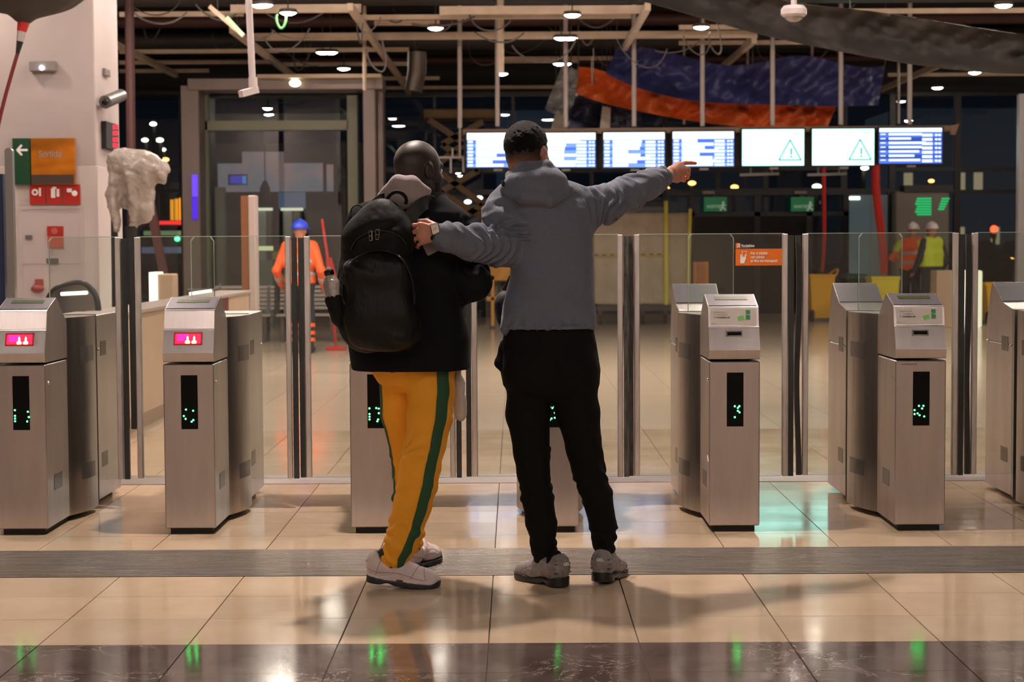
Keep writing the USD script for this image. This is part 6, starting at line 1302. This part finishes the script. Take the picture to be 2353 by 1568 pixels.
def bin_(u0, u1, v0, Y, m, lab, lid=None, handle=True):
    a, b = W(u0, v0, Y), W(u1, v0, Y); x0, x1, z = a[0], b[0], (a[2] + b[2]) / 2; w = x1 - x0; d = .5
    t = thing('wheelie_bin', lab, 'bin', ((x0 + x1) / 2, Y + d / 2, 0))
    def ring_(s, z_): cx, cy = (x0 + x1) / 2, Y + d / 2; return [(cx + sx * w / 2 * s, cy + sy * d / 2 * s, z_) for sx, sy in ((-1, -1), (1, -1), (1, 1), (-1, 1))]
    part(t, 'tub', trimesh.convex.convex_hull(np.array(ring_(.80, .06) + ring_(.97, z - .05))), m)
    part(t, 'rim', trimesh.convex.convex_hull(np.array(ring_(1.0, z - .05) + ring_(1.04, z - .03) + ring_(1.04, z))), m)
    for s in (-1, 1): part(t, 'wheel', lathe([(0, -.03), (.095, -.03), (.10, -.015), (.10, .015), (.095, .03), (0, .03)], (0, 0, 0), 18).apply_transform(trimesh.transformations.rotation_matrix(math.pi / 2, [0, 1, 0])).apply_translation(((x0 + x1) / 2 + s * (w * .42), Y + .06, .10)), black_matt)
    if handle: part(t, 'handle', tube(spline([(x1 - .03, Y + .4, z), (x1 + .04, Y + .42, z + .05), (x1 + .05, Y + .1, z + .05), (x1 + .02, Y + .02, z)], 12), .02, 8), m)
    if lid is not None: part(t, 'lid', trimesh.convex.convex_hull(np.array(ring_(1.05, z + .002) + ring_(1.05, z + .04) + ring_(.8, z + .08))), lid)
    return t
yel = mat('bin_yellow', (.68, .36, .012), .4); yel2 = mat('bin_lemon', (.78, .60, .02), .4)
bin_(1862, 1920, 631, 29.3, yel, 'orange yellow wheelie bin under the thin red hose')
bin_(2003, 2068, 636, 28.6, yel2, 'lemon yellow bin with wide rim under the thick red hose', handle=False)
bin_(2266, 2360, 650, 28.0, yel, 'orange yellow bin at the right picture edge')
bin_(1946, 1994, 640, 30.3, black_matt, 'black bin with dark green lid between the two yellow ones', lid=mat('lid_green', (.012, .06, .04), .4), handle=False)
red_hose = mat('hose_bright_red', (.62, .012, .018), .4)
single('drain_hose', tube(spline([W(1893, 372, 25.5), W(1893, 405, 25.9), W(1894, 520, 27.6), W(1889, 622, 29.5)], 30), .030, 10), red_hose, 'thin straight red hose running down into the orange yellow bin', 'hose')
single('drain_hose', tube(spline([W(2011, 300, 25.60), W(2012, 360, 25.7), W(2013, 430, 26.4), W(2023, 520, 27.6), W(2030, 590, 28.5), W(2031, 624, 28.85)], 40), .062, 12), red_hose, 'thick bent red hose running down into the lemon yellow bin', 'hose')
pole_red = mat('pole_dark_red', (.045, .012, .010), .5)
single('leaning_pole', bar((W(413, 690, 20)[0], 20.0, 0.0), W(338, 430, 20), .09, .09), pole_red, 'dark red pole leaning beside the portal on the left', 'pole')
single('upright_pole', tube([(W(303, 600, 20.6)[0], 20.6, 0.0), (W(300, 120, 20.6)[0], 20.6, CEIL)], .055, 10), pole_red, 'thin dark upright pole right of the white pillar', 'pole')
a = W(2346, 520, 22); single('leaning_pole', bar((W(2325, 720, 22)[0], 22.0, 0.0), (a[0] + .12, 22.0, a[2] + 1.2), .09, .09), pole_red, 'dark red pole leaning at the right picture edge', 'pole')
single('edge_post', down(2343, 215, 2362, 21.5, .12, .01), mat('edge_post_grey', (.16, .15, .145), .4), 'grey post at the right picture edge', 'post')
t = thing('light_cube', 'cream desk end with glowing white side right of the two workers', 'light box', at0(down(2150, 620, 2260, 27.0, .4)))
part(t, 'desk_end', down(2152, 622, 2198, 27.0, .4, .01), cream); part(t, 'lit_side', down(2205, 622, 2228, 26.95, .4), emitter('box_glow', (0, 0, 0), 0)); part(t, 'lit_corner', down(2229, 622, 2258, 26.97, .38, .02), emitter('box_glow_soft', (1.0, .90, .62), 1.0))
# wheeled container under a pale cover
YC = 28.5
t = thing('wheeled_container', 'tall wheeled container wrapped in a pale cover with yellow uprights', 'container', at0(down(1364, 490, 1588, YC, .9)))
cov = mat('cover_beige', (.44, .36, .265), .7, noise=(2, .14, 3), bump=(4, .4, .08)); a, b = W(1364, 490, YC), W(1588, 490, YC); zt_ = a[2]; zb_ = W(0, 708, YC)[2]
m = skin(blend((rbox(((a[0] + b[0]) / 2, YC + .45, (zt_ + zb_) / 2), ((b[0] - a[0]) / 2, .45, (zt_ - zb_) / 2), .05), 0)), (a[0] - .1, YC - .1, zb_ - .1), (b[0] + .1, YC + 1.0, zt_ + .1), .03); ruffle(m, lambda p: .05 * (fbm(p * np.array([4, 4, 2.5]), 3, 90) - .5)); part(t, 'cover', m, cov, smooth=True)
ym_ = mat('upright_yellow', (.58, .50, .04), .5); part(t, 'upright', bar((W(1531, 465, YC - .06)[0], YC - .06, zb_), W(1530, 462, YC - .06), .10, .06), ym_); part(t, 'upright', bar((W(1581, 465, YC - .05)[0], YC - .05, zb_ + .3), W(1586, 480, YC - .05), .06, .05), ym_)
part(t, 'warning_tape', join(*[rect(1366 + 18 * k, 585 - .25 * k, 1375 + 18 * k, 588 - .25 * k, YC - .035, .01) for k in range(9)]), mat('tape_dark', (.06, .05, .01), .5)); part(t, 'warning_tape', rect(1366, 584, 1526, 589, YC - .03, .008), mat('tape_yellow', (.42, .33, .05), .5))
part(t, 'top_boards', rect(1446, 476, 1526, 492, YC + .1, .5), mat('grey_blue_board', (.12, .13, .15), .5)); part(t, 'frame', bx(a[0] + .05, b[0] - .05, YC + .05, YC + .85, zb_ - .10, zb_ - .01), mat('frame_black', (.03, .03, .03), .5))
for u in (1380, 1478, 1530, 1572): x_ = W(u, 700, YC)[0]; part(t, 'wheel', lathe([(0, -.025), (.08, -.025), (.09, 0), (.08, .025), (0, .025)], (0, 0, 0), 16).apply_transform(trimesh.transformations.rotation_matrix(math.pi / 2, [0, 1, 0])).apply_translation((x_, YC + .12, .09)), black_matt); part(t, 'caster_fork', bx(x_ - .02, x_ + .02, YC + .08, YC + .16, .09, zb_ - .05), mat('frame_black', (0, 0, 0)))
crate_o = mat('crate_orange', (.55, .17, .02), .5)
t = thing('crate_stack', 'orange perforated plastic barrier standing right of the container', 'barrier', at0(down(1590, 602, 1626, 28.6, .3)))
a, b = W(1593, 602, 28.6), W(1628, 602, 28.6)
part(t, 'frame', prism_xz(sbox(a[0], 0, b[0], a[2]).difference(sbox(a[0] + .05, .08, b[0] - .05, a[2] - .06)), 28.6, 28.68), crate_o)
for k in range(6): x_ = a[0] + .06 + k * (b[0] - a[0] - .12) / 5; part(t, 'bar', bx(x_ - .010, x_ + .010, 28.62, 28.65, .08, a[2] - .06), crate_o)
for k in range(9): z_ = .12 + k * (a[2] - .24) / 8; part(t, 'bar', bx(a[0] + .05, b[0] - .05, 28.65, 28.67, z_ - .012, z_ + .012), crate_o)
t = thing('road_barrier', 'orange barrier with legs seen between the two men', 'barrier', at0(down(1116, 615, 1180, 27.5, .3)))
part(t, 'board', rect(1122, 614, 1185, 645, 27.5, .04, .01), mat('barrier_orange', (.60, .26, .015), .5)); part(t, 'board', rect(1118, 682, 1185, 692, 27.5, .04, .01), mat('barrier_orange', (0, 0, 0)))
for u in (1132, 1172): x_ = W(u, 700, 27.5)[0]; part(t, 'leg', bar((x_, 27.52, .03), (x_, 27.52, W(0, 640, 27.5)[2]), .05, .04), mat('barrier_orange', (0, 0, 0))); part(t, 'foot', bx(x_ - .04, x_ + .04, 27.25, 27.8, 0, .04, .01), mat('barrier_foot', (.05, .045, .04), .6))
# scissor lift beyond the glass
lift = mat('lift_yellow', (.17, .085, .008), .45); YL = 32.0
t = thing('scissor_lift', 'yellow scissor lift with crossed arms in the dark behind the two heads', 'scissor lift', at0(down(975, 250, 1130, YL, .8)))
q = lambda u, v, y=YL: W(u, v, y)
part(t, 'platform', rect(972, 250, 1138, 272, YL, .8, .02), lift)
for (a, b) in (((985, 275), (1068, 330)), ((1110, 280), (1016, 332)), ((1016, 332), (1100, 392)), ((1068, 330), (995, 385)), ((995, 385), (1110, 470)), ((1100, 392), (1010, 442)), ((1010, 442), (1112, 500)), ((1110, 470), (1050, 510))):
    part(t, 'arm', bar(q(*a), q(*b), .07, .11), lift)
part(t, 'base', down(990, 512, 1130, YL, .8, .02), mat('lift_dark', (.04, .035, .03), .5))
for u in (1005, 1115): part(t, 'wheel', tube([W(u, 705, YL - .05) * [1, 1, 0] + [0, 0, .16], W(u, 705, YL + .05) * [1, 1, 0] + [0, 0, .16]], .16, 16), black_matt)
# street outside
single('street', bx(-40, 40, 33.4, 120, -.15, -.02), mat('asphalt', (.02, .02, .021), .6), kind='structure')
so, sw = emitter('sodium_lamp', (1.0, 0.45, 0.10), 7.0), emitter('street_white', (1.0, .95, .75), 7.0)
def street_lamp(u, v, Y, m, lab, r=.20):
    a = W(u, v, Y); t = thing('street_lamp', lab, 'street lamp', (a[0], Y, -.02))
    part(t, 'pole', tube([(a[0], Y + .2, -.02), (a[0], Y + .2, a[2] + .1)], .06, 8), mat('lamp_pole', (.06, .055, .05), .5)); part(t, 'lamp_head', ball(a, (r, r * .8, r * .55), 2), m)
    part(t, 'lamp_arm', tube([(a[0], Y + .2, a[2] + .1), (a[0], Y, a[2] + .1)], .04, 6), mat('lamp_pole', (0, 0, 0)))
for u, v, Y, m, lab, r in [(352, 285, 58, sw, 'white street lamp, topmost of the lights right of the pillar', .16), (333, 322, 60, sw, 'pale street lamp, left one of the pair below the topmost light', .16), (367, 322, 60, sw, 'pale street lamp, right one of the pair below the topmost light', .18), (375, 344, 66, sw, 'small white street lamp below the pair', .14), (308, 351, 70, so, 'small orange street lamp nearest the wrapped machine', .14), (380, 367, 62, so, 'orange street lamp under the small white one', .18),
    (1075, 464, 50, sw, 'yellowish street lamp, left one of two beside the pointing man', .14), (1101, 455, 50, sw, 'yellowish street lamp, right one of two beside the pointing man', .14), (1530, 433, 55, so, 'orange street lamp just below the sleeve of the pointing arm', .17), (1590, 421, 55, so, 'orange street lamp just below the pointing hand', .17), (1688, 430, 55, so, 'orange street lamp under the fourth departure screen', .17), (1877, 429, 55, sw, 'bright pale street lamp beside the thin red hose', .20), (1987, 386, 52, sw, 'bright pale street lamp under the right warning screen', .16), (2140, 416, 58, so, 'orange street lamp above the green lit totem', .14), (2200, 495, 60, so, 'small orange street lamp right of the totem', .12)]:
    street_lamp(u, v, Y, m, lab, r * .72)
t = thing('traffic_light', 'red traffic light at the right beyond the glass', 'traffic light', W(2284, 528, 60)); part(t, 'case', rect(2279, 515, 2290, 548, 60, .25), black_matt); part(t, 'red_lamp', ball(W(2284, 527, 59.95), (.13, .05, .13), 2), emitter('traffic_red', (1, .06, .02), 6.0)); part(t, 'pole', tube([(W(2284, 600, 60.2)[0], 60.2, -.02), W(2284, 548, 60.2)], .06, 8), mat('lamp_pole', (0, 0, 0)))
def car(u0, u1, v1, Y, lab, lights):
    a, b = W(u0, v1, Y), W(u1, v1, Y); x0, x1 = a[0], b[0]; L_ = x1 - x0; t = thing('car', lab, 'car', ((x0 + x1) / 2, Y, -.02))
    prof = [(0, .25), (.01, .75), (.18, .85), (.32, 1.35), (.70, 1.38), (.88, .92), (.98, .82), (1.0, .30)]
    part(t, 'body', prism_xz(Polygon([(x0 + L_ * f, z) for f, z in prof]).buffer(-.03).buffer(.03), Y, Y + 1.6), mat('car_grey', (.05, .055, .06), .25, .5))
    part(t, 'side_glass', prism_xz(Polygon([(x0 + L_ * f, z) for f, z in ((.24, .92), (.34, 1.28), (.68, 1.30), (.80, .94))]), Y - .01, Y), black_gloss)
    for f in (.2, .8): part(t, 'wheel', tube([(x0 + L_ * f, Y - .02, .28), (x0 + L_ * f, Y + .2, .28)], .30, 18), black_matt)
    for f, m in lights: part(t, 'lamp', ball((x0 + L_ * f, Y - .02, .68), (.10, .06, .08), 1), m)
car(2090, 2350, 600, 45, 'dark car with lit lamps passing outside behind the right passage', [(.02, emitter('car_white', (1, .93, .8), 5.0)), (.98, emitter('traffic_red', (0, 0, 0), 0))])
car(2300, 2420, 560, 62, 'dark car with warm lamps further back at the right picture edge', [(.06, so), (.2, so)])
t = thing('bus', 'dark bus with pale lit stripe and orange destination display outside on the left', 'bus', at0(down(318, 440, 420, 44, 2)))
a, b = W(318, 522, 44), W(424, 522, 44); part(t, 'body', bx(a[0], b[0] + 1.0, 44, 46.4, .3, a[2], .1), mat('bus_dark', (.022, .022, .028), .3)); part(t, 'roof_stripe', rect(330, 531, 420, 541, 43.95, .05), emitter('bus_green', (.45, .60, .28), .35)); part(t, 'window_band', rect(325, 568, 420, 582, 43.95, .05), emitter('bus_window', (.30, .34, .50), .30)); part(t, 'window', rect(325, 588, 420, 625, 43.96, .04), mat('bus_blue', (.03, .04, .08), .3)); part(t, 'green_lamp', ball(W(407, 549, 43.9), (.06, .03, .06), 1), led_green)
for u in (340, 400): x_ = W(u, 640, 44)[0]; part(t, 'wheel', tube([(x_, 43.95, .42), (x_, 44.3, .42)], .44, 18), black_matt)
t = thing('orange_sign', 'lit orange sign above a red light strip outside, left of the portal', 'lit sign', at0(down(388, 455, 420, 47, .2)))
for k in range(3): part(t, 'lit_column', rect(391 + 10 * k, 455 + 2 * (2 - k), 398 + 10 * k, 506, 47, .1), emitter('sign_amber', (1, .35, .02), 1.2))
part(t, 'red_strip', rect(366, 508, 420, 516, 46.9, .1), emitter('strip_red', (1, .03, .03), 1.6)); part(t, 'pole', tube([(W(404, 600, 47.15)[0], 47.15, -.02), W(404, 508, 47.15)], .08, 8), mat('lamp_pole', (0, 0, 0)))
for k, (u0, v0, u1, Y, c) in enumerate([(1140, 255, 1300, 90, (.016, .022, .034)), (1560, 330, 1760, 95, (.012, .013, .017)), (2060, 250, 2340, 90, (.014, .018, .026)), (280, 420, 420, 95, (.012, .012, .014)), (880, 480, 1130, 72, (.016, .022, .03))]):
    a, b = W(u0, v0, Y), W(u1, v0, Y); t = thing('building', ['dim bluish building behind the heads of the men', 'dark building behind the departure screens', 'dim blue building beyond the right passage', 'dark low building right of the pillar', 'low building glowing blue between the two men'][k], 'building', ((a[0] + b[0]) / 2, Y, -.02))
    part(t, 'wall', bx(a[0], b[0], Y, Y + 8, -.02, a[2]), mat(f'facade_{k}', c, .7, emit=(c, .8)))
    rb = np.random.default_rng(90 + k)
    for i in range(int((b[0] - a[0]) / .9)):
        for j in range(int(a[2] / 3)):
            if rb.random() < .16: x_ = a[0] + .4 + i * .9; part(t, 'window', bx(x_, x_ + .45, Y - .05, Y, 1.2 + j * 2.8, 2.1 + j * 2.8), emitter('window_dim', (1, .75, .42), .35))
